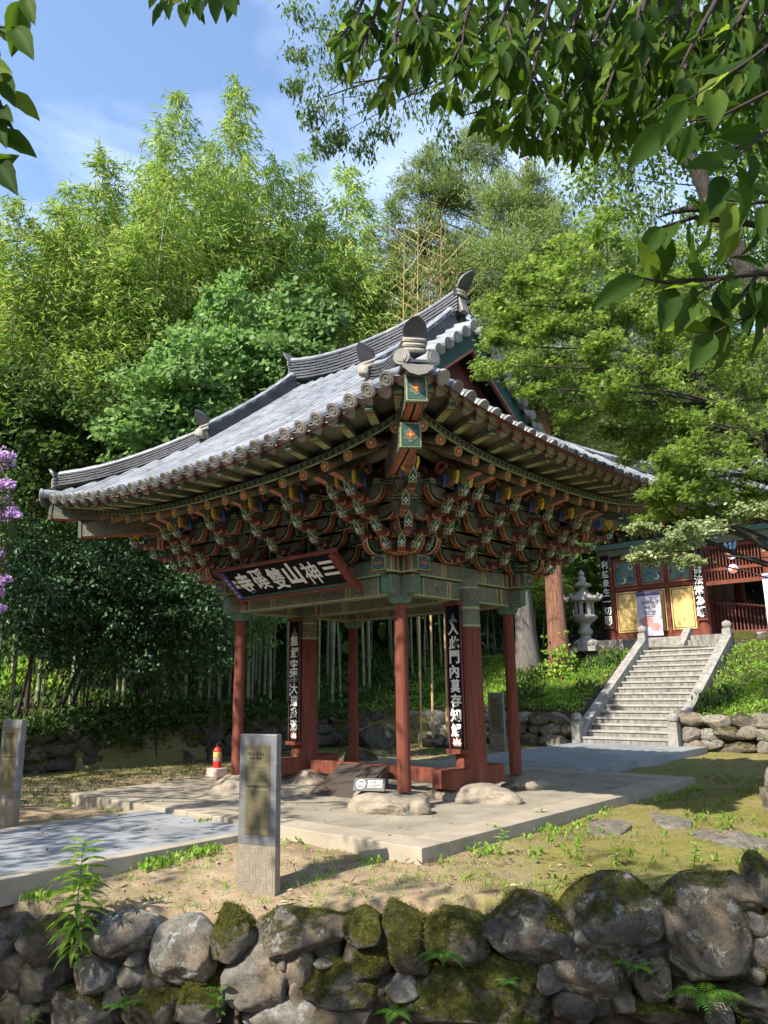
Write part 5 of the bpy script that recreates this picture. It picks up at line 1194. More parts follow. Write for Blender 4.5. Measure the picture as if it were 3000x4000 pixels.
BL=[('stacked mossy boulder with white lichen at the right photo edge, uppermost',(5.12,3.48,.35),(.62,.6,.48),'L'),('round lichen boulder under the uppermost one at the right photo edge',(5.14,3.08,.02),(.66,.6,.62),'L'),('grey boulder half sunk in moss at the right edge below the boulder pair',(5.52,1.65,-.02),(.75,.7,.52),'X'),('flat grey stone lying in the moss at the right edge near the wall',(5.35,-.35,-0.17),(.9,.6,.26),'P'),
 ('flat stone slab half buried beside the right platform kerb',(3.95,-.35,-0.18),(.95,.5,.16),'P'),('long flat stone half buried in the mossy lawn further from the kerb',(4.4,.55,-0.18),(1.0,.4,.16),'P'),('small flat grey stone in the moss near the platform corner',(3.9,-1.15,-0.20),(.55,.35,.12),'P'),
 ('dark rounded boulder behind the left pillar foot',(-3.4,3.2,-.02),(.8,.7,.5),'D'),('pale boulder at the foot of the bank seen under the gate',(-4.6,8.6,.0),(.9,.7,.45),'P'),('grey boulder beside the pale one at the foot of the bank',(-5.5,8.4,.0),(.8,.7,.5),'X'),('broad boulder at the wall foot seen left of the back post',(-6.6,7.4,.05),(1.2,.9,.8),'D')]
for i,(lb,p,sz,k) in enumerate(BL):
    o=obj('boulder',rockmesh('boulder',tuple(q*1.2 for q in sz),900+i,M[kind[k]],4,.13,.66)); o.location=p; o.rotation_euler=(0,0,rnd.uniform(0,6)); tag(o,lb,'boulder')
# ================================================================ VEGETATION
def nrm(a): return a/(np.linalg.norm(a,axis=1,keepdims=True)+1e-9)
def blob_pts(c,r,n,shell=.55):
    d=nrm(nr.normal(size=(n,3))); q=shell+(1-shell)*nr.rand(n,1)**.7; q=np.where(nr.rand(n,1)<.25,nr.rand(n,1),q)
    lump=1+.22*np.sin(d@nr.normal(size=3)*4+nr.rand()*6)[:,None]+.15*np.sin(d@nr.normal(size=3)*9)[:,None]
    return np.array(c)+d*q*lump*np.array(r),d
def leaf_dirs(n,mode,out=None):
    d=nr.normal(size=(n,3)); 
    if mode=='droop': d=nrm(d)*.55; d[:,2]-=.75
    elif mode=='flat': d[:,2]=d[:,2]*.22-.12
    elif mode=='up': d=nrm(d)*.8; d+= (out if out is not None else 0)*.7; d[:,2]+=.55
    elif mode=='out': d=nrm(d)*.7+ out*.7; d[:,2]-=.25
    d=nrm(d); nn=nr.normal(size=(n,3))*.55+np.array([-.05,-.35,.85]); return d,nrm(nn)
def crown(blobs,dens,L,Wd,shape,mat,mode,name='crown',sub=None,org=(0,0,0),lv=.3,shell=.55):
    P=[];D=[];N=[]
    for (c,r) in blobs:
        r=np.array(r if hasattr(r,'__len__') else (r,r,r)); n=int(dens*max(.2,(r[0]*r[1]+r[1]*r[2]+r[0]*r[2])/3))
        if sub:   # twig clumps inside the blob
            m=max(3,n//sub); cc,_=blob_pts(c,r,m,shell); k=nr.randint(0,m,n); spr=np.array([1,1,.55])*(.16*float(r.mean())+L*.8)
            p=cc[k]+nr.normal(size=(n,3))*spr*.6; o=nrm(p-np.array(c))
        else: p,o=blob_pts(c,r,n,shell)
        d,nn=leaf_dirs(n,mode,o); P.append(p);D.append(d);N.append(nn)
    P=np.concatenate(P);D=np.concatenate(D);N=np.concatenate(N); n=len(P); s=1+lv*(nr.rand(n)-.5)*2
    return leaf_mesh(name,P-np.array(org),D,N,L*s,Wd*s,shape,mat)
def limb(b,a,c,r0,r1,sag=.12,n=5,seg=6,m=0):
    a=Vector(a);c=Vector(c); l=(c-a).length; off=Vector((rnd.uniform(-1,1),rnd.uniform(-1,1),rnd.uniform(-.3,1)))*l*sag
    pth=[a+(c-a)*(k/n)+off*math.sin(math.pi*k/n) for k in range(n+1)]; b.tube(pth,[r0+(r1-r0)*k/n for k in range(n+1)],seg,m,caps=False); return pth
def tree(name,label,base,blobs,dens,L,Wd,shape,lmat,mode,tr=.12,bark='bark',top=None,limbs=.75,group=None,sub=14,cat='tree',path=None,shell=.55):
    base=Vector(base); t=thing(name,label,cat,base,0,group)
    b=MB(); cs=[Vector(q[0]) for q in blobs]
    if path is None:
        top=Vector(top) if top else max(cs,key=lambda v:v.z); n=9; bend=Vector((rnd.uniform(-.3,.3),rnd.uniform(-.3,.3),0))
        path=[base-Vector((0,0,.1))+(top-base)*(k/n)+bend*math.sin(math.pi*k/n) for k in range(n+1)]
    path=[Vector(p) for p in path]; n=len(path)-1
    b.tube([p-base for p in path],[tr*(1-.8*k/n)*(1.25 if k==0 else 1) for k in range(n+1)],12,0,jit=.06,caps=False)
    for c in cs:
        if rnd.random()<limbs:
            j=min(range(n+1),key=lambda k:(path[k]-c).length+ (2.0 if path[k].z>c.z else 0)); r=tr*(1-.8*j/n)*.55
            limb(b,path[j]-base,c-base,max(.012,r*.6),max(.006,r*.15))
    b.build('trunk',[M[bark]],t,True)
    obj('crown',crown(blobs,dens,L,Wd,shape,M[lmat],mode,sub=sub,org=base,shell=shell),t); return t
def pb(px,py,rpx,t,ry=None,dt=None):  # pixel blob -> (world centre, radii)
    r=rpx*t/1661; c=at(px,py,t+rnd.uniform(-.4,.4)); rz=(ry if ry else rpx)*t/1661
    return (tuple(c),(r,r,rz))
def under(p): return (p[0],p[1],h1(p[0],p[1]))
# ---- bamboo grove: five stems, copied
HB=14.0
def bamboo_proto(i,high=False):
    r=np.random.RandomState(60+i); t=thing('bamboo','tall slender bamboo in the dense grove behind the mossy back wall','bamboo',(0,0,0),0,'bamboo grove behind the gate')
    lean=r.uniform(-.7,.7,2); n=46; P=[];rad=[]
    def cp(h): f=h/HB; return np.array([lean[0]*f**2.2,lean[1]*f**2.2,h])
    for k in range(n):
        h=HB*(1-(1-k/(n-1))**1.12); rr=.052*(1-.86*h/HB)
        for dh,q in ((-.012,1),(0,1.14),(.012,1)): P.append(cp(h+dh)); rad.append(rr*q)
    MB().tube(P,rad,7,0,caps=False).build('culm',[M['culm']],t,True)
    PP=[];DD=[];NN=[]; tw=MB()
    z0=HB*(r.uniform(.30,.40) if not high else .60); nb=86 if not high else 40
    for k in range(nb):
        f=(k+.5)/nb; h=z0+(HB-z0)*f**.92; c=cp(h); g=(h-z0)/(HB-z0)
        Lb=(2.0*min(1,(1-g)*1.7+.10)*min(1,.45+g*2.2))*r.uniform(.6,1.15); a=r.uniform(0,6.283); up=r.uniform(.15,.75)
        d=np.array([math.cos(a),math.sin(a),up]); d/=np.linalg.norm(d); m=int(22+50*Lb)
        e=c+d*Lb; e[2]-=.18*Lb**2
        tw.tube([c,(c+e)/2+np.array([0,0,.08*Lb]),e],[.007,.005,.003],3,0,caps=False)
        u=r.rand(m)**.7; p=c+(e-c)*u[:,None]; p[:,2]+=.30*Lb*u*(1-u)
        cl=r.randint(0,max(2,m//7),m); off=r.normal(size=(m//7+2,3))*np.array([.20,.20,.15]); p=p+off[cl]*(.35+.65*Lb)+r.normal(size=(m,3))*.05
        dd=nrm(r.normal(size=(m,3))*.55+d*np.array([.9,.9,.1])); dd[:,2]-=.45; PP.append(p);DD.append(nrm(dd)); NN.append(nrm(r.normal(size=(m,3))*.5+np.array([0,-.35,.8])))
    P=np.concatenate(PP);n=len(P); 
    obj('foliage',leaf_mesh('foliage',P,np.concatenate(DD),np.concatenate(NN),( .23*(.7+.6*r.rand(n))),.040,BLADE,M['lf_bamboo']),t)
    tw.build('branch',[M['culm']],t); return t
BP=[bamboo_proto(i) for i in range(5)]+[bamboo_proto(5,True),bamboo_proto(6,True)]; used=[0]*7
sil_x=[-200,0,60,120,180,250,330,405,480,540,650,780,830,870,1000,1400]; sil_y=[480,470,430,400,285,400,205,330,158,330,335,395,500,760,1000,1130]
def put_bamboo(px,py,t,k=None,lab=None):
    tip=at(px,py,t)
    while tip.x>-9.0 and tip.y<14: t+=.4; tip=at(px,py,t)
    g=h1(tip.x,tip.y); s=(tip.z-g)/HB
    k=rnd.randrange(5) if k is None else k
    if used[k]==0: o=BP[k]
    else: o=copy_tree(BP[k])
    used[k]+=1; o.location=(tip.x,tip.y,g-.05); w=(.75+.25*s)*rnd.uniform(.9,1.15); o.scale=(w,w,s); o.rotation_euler=(rnd.gauss(0,.012),rnd.gauss(0,.012),rnd.uniform(0,6.28))
    if lab: o['label']=lab
    return o
TIPS=[(180,285,21.5),(330,205,22.5),(480,158,23.5),(60,425,19.5),(120,440,20),(250,395,25),(405,330,26),(560,330,25),(645,338,24),(715,370,26),(785,400,25),(15,470,24),(300,520,19.5),(440,470,21),(220,560,19),(600,470,21),(690,500,21.5),(835,560,24),(885,640,25),(930,700,26),(860,600,27),(-60,450,21),(380,640,19),(760,560,22)]
for i,(a,b_,c) in enumerate(TIPS):
    o=put_bamboo(a,b_,c,i%5,'tallest bamboo, its pointed feathery top rising alone against the sky' if (a,b_)==(480,158) else 'tall leaning bamboo with the second highest tip, left of the tallest' if (a,b_)==(330,205) else None)
    if 'label' in o and 'tip' in o['label'] or 'alone' in o['label']: pass
for i in range(210):
    px=rnd.uniform(-190,1330) if i<90 else rnd.uniform(470,1330); t=rnd.uniform(19.5,33)
    if px>840: t=rnd.uniform(25,33)
    py=np.interp(px,sil_x,sil_y)+abs(rnd.gauss(0,190))+110
    tip=at(px,py,t)
    if tip.x>-6.3 and tip.y>16: continue
    if tip.x>-8.6 and not (tip.y>15.5 and tip.x<-6.2): continue
    put_bamboo(px,py,t,rnd.choice((5,6)) if px>470 and (i>=90 or rnd.random()<.5) else None)
# ---- dry yellow canes right of the grove
for i,(px,py,t) in enumerate([(880,470,24),(905,560,24.5),(850,520,23.5),(930,500,25),(960,620,25)]):
    tip=at(px,py,t); g=h1(tip.x,tip.y); o=thing('dry_bamboo','thin straw yellow dead bamboo cane with bare twigs above the roof ridge','bamboo',(tip.x,tip.y,g),0,'dead canes beside the grove'); b=MB(); Hh=tip.z-g
    b.tube([(0,0,0),(.1,0,Hh*.5),(.35,.1,Hh)],[.035,.028,.006],6,0,caps=False)
    for k in range(34):
        h=Hh*rnd.uniform(.5,.99); a=rnd.uniform(0,6.28); l=rnd.uniform(.6,1.9); p=Vector((.35*(h/Hh)**2,.1*(h/Hh)**2,h)); e=p+Vector((math.cos(a)*l*.7,math.sin(a)*l*.7,l*.6)); b.tube([p,e],[.012,.003],4,0,caps=False)
        for q in range(3): e2=p+(e-p)*rnd.uniform(.4,1); b.tube([e2,e2+Vector((rnd.uniform(-.3,.3),rnd.uniform(-.3,.3),rnd.uniform(0,.35)))],[.005,.002],3,0,caps=False)
    b.build('cane',[M['drycane']],o)
    pts=nr.normal(size=(500,3))*np.array([.6,.6,1.6])+np.array([.25,.1,Hh*.82]); d,nn=leaf_dirs(500,'droop'); obj('foliage',leaf_mesh('foliage',pts,d,nn,.16,.03,BLADE,M['lf_litter'] if i%2 else M['lf_bamboo']),o)
# ---- small round-leaved trees behind the roof
GT=[('round-leaved bright green tree rising behind the middle of the roof, tallest of its kind',[(520,690,85),(560,760,95),(480,800,95),(545,860,110),(600,830,90),(500,620,45)],18.2),
    ('round-leaved green tree close behind the upper roof ridge, right of the tallest',[(650,690,75),(700,700,55),(640,790,95),(690,770,70),(725,670,30)],17.6),
    ('round-leaved green tree left of the tallest one above the lower roof ridge',[(400,780,80),(340,860,90),(420,870,100),(300,930,80),(380,950,90)],16.7),
    ('shady round-leaved tree at the far left above the roof tip',[(60,880,110),(170,920,110),(20,1000,110),(130,1030,110),(240,1010,80),(-40,900,90)],17.8)]
for i,(lb,bl,t) in enumerate(GT):
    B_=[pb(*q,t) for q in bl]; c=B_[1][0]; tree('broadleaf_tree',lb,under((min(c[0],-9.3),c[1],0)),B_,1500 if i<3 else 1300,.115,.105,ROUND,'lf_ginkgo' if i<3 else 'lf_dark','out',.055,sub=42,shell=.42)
CT=[('dark glossy-leaved camellia nearest the left edge of the photo',[(50,1190,95),(110,1270,100),(40,1340,90),(130,1380,80)],16.7),
    ('dark glossy-leaved camellia below the left roof tip',[(220,1180,90),(260,1270,105),(220,1370,100),(300,1400,80)],17.2),
    ('dark glossy-leaved camellia nearest the left gate post',[(390,1220,85),(430,1310,95),(380,1390,90),(460,1400,60),(350,1300,90)],17.8),
    ('sunlit green shrub tree behind the signboard end',[(450,1270,45),(480,1330,50),(560,1360,45),(590,1330,30)],21)]
for i,(lb,bl,t) in enumerate(CT):
    B_=[pb(*q,t) for q in bl]; c=B_[1][0]; base=under((min(c[0],-9.1),c[1],0)); 
    tree('camellia_tree',lb,base,B_,2100,.10,.055,OVATE if i<3 else ROUND,'lf_camellia' if i<3 else 'lf_ginkgo','out',.04,sub=12,shell=.45)
# young bare stems under the camellias
for i in range(12):
    p=at(rnd.uniform(60,490),1480,rnd.uniform(17.6,19.5)); g=h1(p.x,p.y); o=thing('sapling','thin brown sapling stem among the bamboo behind the ivy wall','sapling',(p.x,p.y,g-.05),0,'saplings under the camellias')
    b=MB(); l=rnd.uniform(1.8,3); b.tube([(0,0,0),(rnd.uniform(-.05,.05),rnd.uniform(-.05,.05),l*.5),(rnd.uniform(-.12,.12),rnd.uniform(-.12,.12),l)],[.024,.020,.014],7,0); b.build('stem',[M['bark']],o,True)
# ---- cedars
def cedar(label,base,r,h,blobs,bark):
    base=Vector(base); t=thing('cedar_tree',label,'cedar tree',base); b=MB(); n=14
    b.tube([(rnd.uniform(-.03,.03),rnd.uniform(-.03,.03),h*k/n-.15) for k in range(n+1)],[r*(1.35 if k==0 else 1)*(1-.85*k/n) for k in range(n+1)],18,0,jit=.10,caps=False)
    for c,_ in blobs: 
        c=Vector(c)-base; z=max(2.5,min(h*.96,c.z-.5)); limb(b,(0,0,z),c,.05,.015,.06)
    b.build('trunk',[M[bark]],t,True)
    obj('crown',crown(blobs,4200,.16,.030,BLADE,M['lf_cedar'],'up',sub=70,org=base,shell=.35),t)
cedar('tall cedar with red-brown stringy trunk standing beside the stone lantern',(-3.95,13.1,h1(-3.95,13.1)),.34,19,[pb(*q,25.5) for q in [(1080,430,60),(1130,470,85),(1200,520,80),(1090,560,75),(1170,610,95),(1250,600,80),(1100,680,85),(1200,720,95),(1270,700,70),(1150,400,50),(1130,780,70),(1230,830,90),(1300,800,80)]],'cedarbark')
cedar('tall cedar with furrowed grey trunk partly behind the right gate post',(-5.45,13.6,h1(-5.45,13.6)),.35,19,[pb(*q,27.5) for q in [(960,395,55),(1010,430,60),(915,480,35),(950,520,45),(1020,540,60),(985,650,55),(1050,640,70),(1030,760,70),(1010,330,40),(1060,320,60),(1110,880,90),(1200,930,90),(1050,900,60),(960,760,45),(870,600,45),(905,660,55),(880,730,60),(945,590,50),(925,520,40),(990,590,60),(930,430,40),(1080,800,70),(980,830,60),(880,820,50),(850,520,42),(862,450,34),(895,395,42),(838,620,45),(870,560,40),(930,350,40)]],'greybark')
cedar('dark cedar deep behind the maple, right of the red-brown one',(-1.0,27.5,h1(-1,27.5)),.35,20,[pb(*q,36) for q in [(1350,560,90),(1420,640,95),(1340,700,90),(1450,760,90),(1380,840,100),(1500,680,90),(1300,900,80),(1420,950,100),(1540,820,100),(1550,960,100),(1280,980,80),(1350,1040,90),(1480,1060,100),(1620,900,100),(1620,1040,100)]],'greybark')
# ---- big tree at the upper right with drooping sprays, trunk beyond the frame
tp=[at(1760,1500,12.5),at(1740,1200,12.6),at(1720,900,12.7),at(1640,640,12.9),at(1545,450,13.1),at(1500,360,13.2),at(1440,290,13.3),at(1350,190,13.5),at(1250,120,13.7),at(1100,60,14)]
tp[0].z=h1(tp[0].x,tp[0].y)-.1
ZB=[pb(*q,14) for q in [(640,25,42),(700,50,58),(760,25,60),(820,60,55),(655,125,36),(715,145,60),(785,115,55),(640,185,26),(700,215,55),(660,245,36),(740,255,46),(800,205,50),(725,300,34),(775,315,40),(828,285,38),(880,200,60),(900,120,70),(950,240,60),(980,320,50),(690,315,26),(1000,60,80),(1080,180,90),(1130,300,70),(1200,60,90),(1250,230,90),(1310,120,80),(1020,200,60)]]
ZB2=[pb(*q,13.5) for q in [(1380,60,80),(1460,130,80),(1560,60,90),(1640,140,90),(1400,230,70),(1480,250,70),(1600,260,80),(1420,420,60),(1500,480,60),(1330,380,60),(1620,400,80),(1580,560,80),(1660,520,80),(1660,640,90),(1480,580,60),(1300,40,80),(1380,150,80),(1520,30,80),(1640,40,80),(1560,180,80),(1660,260,80),(1340,300,60),(1540,350,60),(1400,520,60),(1280,420,60),(1640,320,70),(1530,540,60),(1600,640,80)]]
xl=[]
bt=tree('big_tree','big grey-barked tree at the upper right with drooping leaf sprays against the sky',tp[0],ZB+ZB2,800,.125,.045,BLADE,'lf_zelkova','droop',.22,'bark',limbs=.0,path=tp,sub=14,shell=.3)
lb_=bt.children[0] if bt.children[0].name.startswith('trunk') else bt.children[1]
b=MB(); base=tp[0]; ome=lb_.data; b.v=[tuple(x.co) for x in ome.vertices]; b.f=[tuple(f.vertices) for f in ome.polygons]; b.m=[0]*len(b.f)
for k,(j,px,py,t,r) in enumerate([(5,1640,300,13,.12),(4,1420,470,13.4,.10),(7,1000,250,14,.05),(8,830,60,14,.05),(8,760,180,14,.04),(9,680,60,14,.035),(6,1500,120,13.3,.09),(7,1300,330,13.6,.05),(9,700,210,14,.03),(3,1700,520,12.9,.1)]):
    limb(b,tp[j]-base,at(px,py,t)-base,r,.012,.08,8,7)
for c,_ in ZB:
    c=Vector(c); j=min(range(5,10),key=lambda k:(tp[k]-c).length)
    if rnd.random()<.55: limb(b,tp[j]-base,c-base,.022,.004,.15,6,5)
nm_=lb_.name; bpy.data.objects.remove(lb_); b.build('trunk',[M['bark']],bt,True)
UB=[pb(*k) for k in [(1320,60,90,17),(1420,40,90,17),(1520,90,100,17),(1630,60,100,17),(1360,170,80,17),(1470,190,90,17),(1590,200,100,17),(1680,220,90,17),(1300,270,80,17),(1400,330,80,17),(1530,300,80,17),(1640,350,100,17),(1270,380,70,17),(1350,440,70,17),(1560,430,80,17),(1660,480,90,17),(1240,130,60,17),(1620,580,90,17),(1680,680,90,17)]]
tree('broadleaf_tree','bright green broadleaf crown high behind the maple in the upper right corner',under(at(1720,1400,17)),UB,1000,.105,.07,ROUND,'lf_maple','out',.2,sub=16,shell=.3)
# ---- Japanese maple on the right
mp_=[at(1820,1560,9.6),at(1790,1250,9.6),at(1740,1080,9.7),at(1660,960,9.7),at(1580,885,9.8),at(1500,820,9.9),at(1420,780,10),at(1330,750,10)]
mp_[0].z=h1(mp_[0].x,mp_[0].y)-.1
MBL=[pb(a,b_,r,9.8+dt,ry) for a,b_,r,ry,dt in [(1130,610,70,24,.4),(1220,580,80,26,.6),(1310,470,80,30,1),(1260,520,70,26,.8),(1290,640,100,32,.3),(1180,700,100,30,0),(1280,745,110,34,0),(1400,590,100,36,.8),(1450,700,110,36,.5),(1380,680,90,30,.2),(1340,830,100,34,0),(1450,830,110,36,.2),(1560,760,110,40,.6),(1570,900,110,34,-.3),(1500,960,80,26,-.5),(1570,1010,110,34,-.4),(1640,930,110,40,0),(1620,1100,100,32,-.4),(1500,1070,80,26,-.4),(1430,1110,60,20,-.3),(1090,790,60,22,.2),(1075,735,55,20,.2),(1220,840,80,26,.2),(1130,690,60,22,.3),(1480,540,90,36,1),(1560,640,100,40,1),(1640,760,100,40,.6),(1400,940,80,28,0),(1330,930,60,22,.3),(1640,1010,80,30,.3),(1240,650,70,24,.6),(1470,1010,60,26,-.3),(1440,1050,50,22,-.3),(1490,930,70,26,-.2),(1520,1110,70,26,-.5),(1600,840,90,34,.2),(1540,700,90,34,.5),(1660,860,90,34,.2),(1410,800,80,28,.1),(1080,660,50,22,0.5),(1160,650,70,26,0.5),(1230,700,80,28,0.4),(1340,700,90,30,0.6),(1290,800,90,30,0.3),(1380,880,90,30,0.3),(1200,780,80,28,0.2),(1420,760,90,32,0.5),(1350,560,90,30,0.9),(1450,640,90,32,0.7),(1250,900,80,26,0.4),(1150,840,60,22,0.3),(1320,870,80,26,0.4),(1440,900,80,28,0.2),(1500,880,80,30,0.2),(1380,980,70,24,0.2),(1560,960,90,30,-0.1),(1190,570,60,22,0.7),(1600,720,90,34,0.5),(1500,780,90,32,0.3),(1440,1000,60,34,-.3),(1500,1040,70,34,-.4),(1560,1070,70,34,-.4),(1420,1080,40,24,-.3),(1630,1070,70,34,-.4)]]
mt=tree('maple_tree','Japanese maple with flat layered sprays of small bright leaves covering the right roof tip',mp_[0],MBL,3000,.058,.058,MAPLE,'lf_maple','flat',.16,'bark',limbs=.9,path=mp_,sub=40,shell=.1)
ML2=[pb(a,b_,r,8.6+dt,ry) for a,b_,r,ry,dt in [(1440,1175,70,24,0),(1385,1140,34,11,0),(1490,1150,60,22,0),(1640,1100,70,20,0),(1400,1205,36,12,0),(1480,1212,40,12,0),(1420,1190,50,16,.1),(1530,1140,50,16,0)]]
m2=[at(1830,1500,8.7),at(1800,1300,8.7),at(1740,1160,8.7),at(1640,1120,8.7),at(1540,1145,8.6),at(1450,1180,8.6)]; m2[0].z=h1(m2[0].x,m2[0].y)-.1
tree('small_leaf_tree','low pale twiggy branch of tiny sunlit leaves hanging in front of the hall panels',m2[0],ML2,3000,.042,.032,ROUND,'lf_pale','flat',.035,'bark',limbs=1,path=m2,sub=18,shell=.1)
# sprig of larger light green leaves standing out of the maple
for i,(px,py,t) in enumerate([(1130,560,8.9),(1260,480,9.2),(1300,560,9.0)]): pass
# ---- deep woods closing the view
WB=[]
for i in range(70):
    px=rnd.uniform(-200,1000); t=rnd.uniform(30,44); c=at(px,rnd.uniform(1000,1460),t); WB.append((tuple(c),(2.6,2.6,2.2)))
for i in range(60):
    px=rnd.uniform(830,1900); t=rnd.uniform(38,52); c=at(px,rnd.uniform(840 if px>1000 else 900,1330),t); WB.append((tuple(c),(3.2,3.2,2.6)))
WB=[q for q in WB if q[0][2]>1]
tag(obj('background_woods',crown(WB,150,.42,.30,ROUND,M['lf_dark'],'out',name='background_woods',sub=18)),'dark distant woodland closing off the view behind the bamboo and the hall','woodland',kind='stuff')
WB=[]
for i in range(90):
    a=rnd.uniform(R(170),R(330)); d_=rnd.uniform(24,36); x,y=8.4+d_*math.cos(a),-9.2+d_*math.sin(a); WB.append(((x,y,rnd.uniform(0,1)**1.2*12),(3.4,3.4,2.8)))
tag(obj('background_woods',crown(WB,60,.7,.5,ROUND,M['lf_dark'],'out',name='background_woods',sub=8)),'woodland outside the photo behind the viewer that darkens the low sky','woodland',kind='stuff')
# ---- crape myrtle at the left edge
mb=at(-60,1330,9.0); cm=thing('crape_myrtle','crape myrtle with purple flower clusters reaching in at the left photo edge','crape myrtle',under(mb)); base=Vector(under(mb)); b=MB(); PC=[(8,985,26),(22,1000,18),(-10,1015,22),(6,1045,20),(22,1048,16),(10,1085,26),(26,1108,22),(4,1110,20),(42,1112,10),(5,1255,14),(18,1250,10),(0,1280,16),(3,1315,14),(2,1195,8),(30,985,8)]
pts=[];
for px,py,r in PC:
    c=at(px,py,9.0+rnd.uniform(-.15,.15)); q,_=blob_pts(c,(r*.62*9/1661,)*3,int(6*r),.3); pts.append(q); limb(b,Vector((0,0,2.2)) if py<1200 else Vector((0,0,1.2)),c-base,.012,.004)
b.tube([(0,0,-.1),(-.05,0,1.0),(0,.05,2.3),(.1,.05,3.2)],[.06,.05,.03,.015],8,0); b.build('trunk',[M['bark']],cm,True)
pts=np.concatenate(pts); d,nn=leaf_dirs(len(pts),'any'); obj('blossom',leaf_mesh('blossom',pts-np.array(base),d,nn,.036,.034,ROUND,M['petal']),cm)
lb=[(tuple(at(px,py,9.1)),(.2,.2,.18)) for px,py in ((-20,1060),(15,1075),(-10,1150),(-20,1230),(-25,1310),(30,1020))]; obj('crown',crown(lb,900,.06,.035,OVATE,M['lf_dark'],'out',org=base),cm)
# ---- near branches at the top of the frame
def near_branch(label,stems,n,L,t0,mat='lf_front',curl=1.0,spread=.10,root=None,gap=.02,bough=None):
    root=Vector(root) if root else at(*stems[0][0]); o=thing('leafy_branch',label,'branch',root); b=MB(); P=[];D=[];N=[]
    if bough:
        bp=[at(*q) for q in bough]; m=len(bp); b.tube([p-root for p in bp],[.045-.035*k/(m-1) for k in range(m)],10,0,jit=.06)
    for st_ in stems:
        pts=[at(*q) for q in st_]; m=len(pts); r0=.010 if m>3 else .005
        b.tube([p-root for p in pts],[r0*(1-.75*k/(m-1)) for k in range(m)],6,0,caps=False)
        ln=[(pts[k+1]-pts[k]).length for k in range(m-1)]; tot=sum(ln); s=tot*.12; side=1
        while s<tot:
            q=s; k=0
            while k<m-2 and q>ln[k]: q-=ln[k]; k+=1
            p=pts[k]+(pts[k+1]-pts[k])*min(1,q/ln[k]); d=(pts[k+1]-pts[k]).normalized()
            sd_=d.cross(CF).normalized()*side; dd=(d*.55+sd_*rnd.uniform(.35,.9)+Vector((0,0,-1))*rnd.uniform(.25,.8)*curl+CF*rnd.uniform(-.45,.45)).normalized()
            pet=p+dd*.012; b.tube([p-root,pet-root],[.0016,.0013],4,0,caps=False)
            P.append(pet-root); D.append(dd); nn=(-CF*rnd.uniform(.1,1)+Vector((0,0,1))*rnd.uniform(.0,.9)+Vector((rnd.gauss(0,.4),rnd.gauss(0,.4),rnd.gauss(0,.3)))).normalized(); N.append(nn)
            s+=gap*rnd.uniform(.6,1.5); side=-side
        P.append(pts[-1]-root); D.append(((pts[-1]-pts[-2]).normalized()+Vector((0,0,-.7))).normalized()); N.append((-CF+Vector((0,0,.4))).normalized())
    n=len(P); sc=.75+.5*nr.rand(n); b.build('twig',[M['twig']],o,True)
    obj('foliage',leaf_mesh('foliage',np.array([tuple(p) for p in P]),np.array([tuple(p) for p in D]),np.array([tuple(p) for p in N]),L*sc,L*.44*(.85+.3*nr.rand(n))*sc,NEAR,M[mat]),o); f_=o.children[-1] if o.children[-1].name.startswith('foliage') else o.children[0]; f_.data.polygons.foreach_set('use_smooth',np.ones(len(f_.data.polygons),dtype=bool)); return o
main=[]
for (x0,x1,y1,t) in [(820,770,120,2.3),(860,860,190,2.2),(930,880,130,2.1),(960,930,120,2.5),(1010,985,200,2.3),(1060,1010,120,2.6),(1080,1060,250,2.2),(1130,1070,300,2.4),(1150,1130,320,2.3),(1180,1140,240,2.0),(1210,1160,330,2.5),(1260,1200,310,2.2),(1290,1230,340,2.4),(1330,1250,260,2.1),(1350,1290,330,2.3),(1400,1300,250,2.0),(1420,1340,290,2.2),(1470,1380,180,1.9),(1500,1420,260,2.0),(1550,1470,160,1.8),(1580,1500,240,2.1),(1620,1560,130,1.8),(1660,1590,220,1.9),(1700,1640,150,1.9),(780,735,90,2.4),(1100,1090,120,2.0),(1240,1250,140,2.1),(900,910,60,2.0),(1380,1390,90,1.8),(1320,1290,200,2.6),(1420,1400,330,2.7),(1480,1450,310,2.6),(1540,1520,330,2.7),(1600,1560,300,2.6),(1650,1620,330,2.7),(1690,1660,260,2.5),(1450,1440,120,2.3),(1560,1550,120,2.3),(1640,1640,90,2.2),(1000,990,60,2.5)]:
    xm=(x0+x1)/2+rnd.uniform(-15,15)
    main.append([(x0+60,-160,t+.15),(x0+20,-40,t+.05),(xm,y1*.42,t),(x1,y1*.92,t-.05)])
    for q in range(4):
        f=rnd.uniform(.15,.9); ax=x0+(x1-x0)*f; ay=y1*f; main.append([(ax,ay,t),(ax+rnd.uniform(-45,45),ay+rnd.uniform(25,75),t+rnd.uniform(-.1,.1))])
near_branch('dense overhanging branch of large dark green leaves across the top right of the photo',main,0,.064,2,gap=.026,root=at(1700,-250,2.2),bough=[(2300,-120,2.6),(2000,-210,2.5),(1750,-190,2.42),(1550,-165,2.3),(1350,-160,2.35),(1150,-160,2.4),(980,-160,2.4),(860,-160,2.4),(780,-165,2.5)])
low=[[(1720,590,1.75),(1640,590,1.7),(1560,600,1.65),(1440,610,1.6),(1390,600,1.6)],[(1720,500,1.8),(1600,480,1.7),(1500,470,1.65),(1430,490,1.6)],[(1640,590,1.7),(1560,690,1.65)],[(1560,600,1.65),(1500,640,1.6)],[(1700,620,1.7),(1620,680,1.65),(1540,720,1.6)],[(1720,430,1.7),(1620,440,1.65),(1560,430,1.6)],[(1700,250,1.6),(1600,330,1.55),(1560,380,1.5)],[(1710,60,1.5),(1620,130,1.5),(1480,220,1.45)],[(1700,180,1.6),(1560,250,1.6),(1450,270,1.6)]]
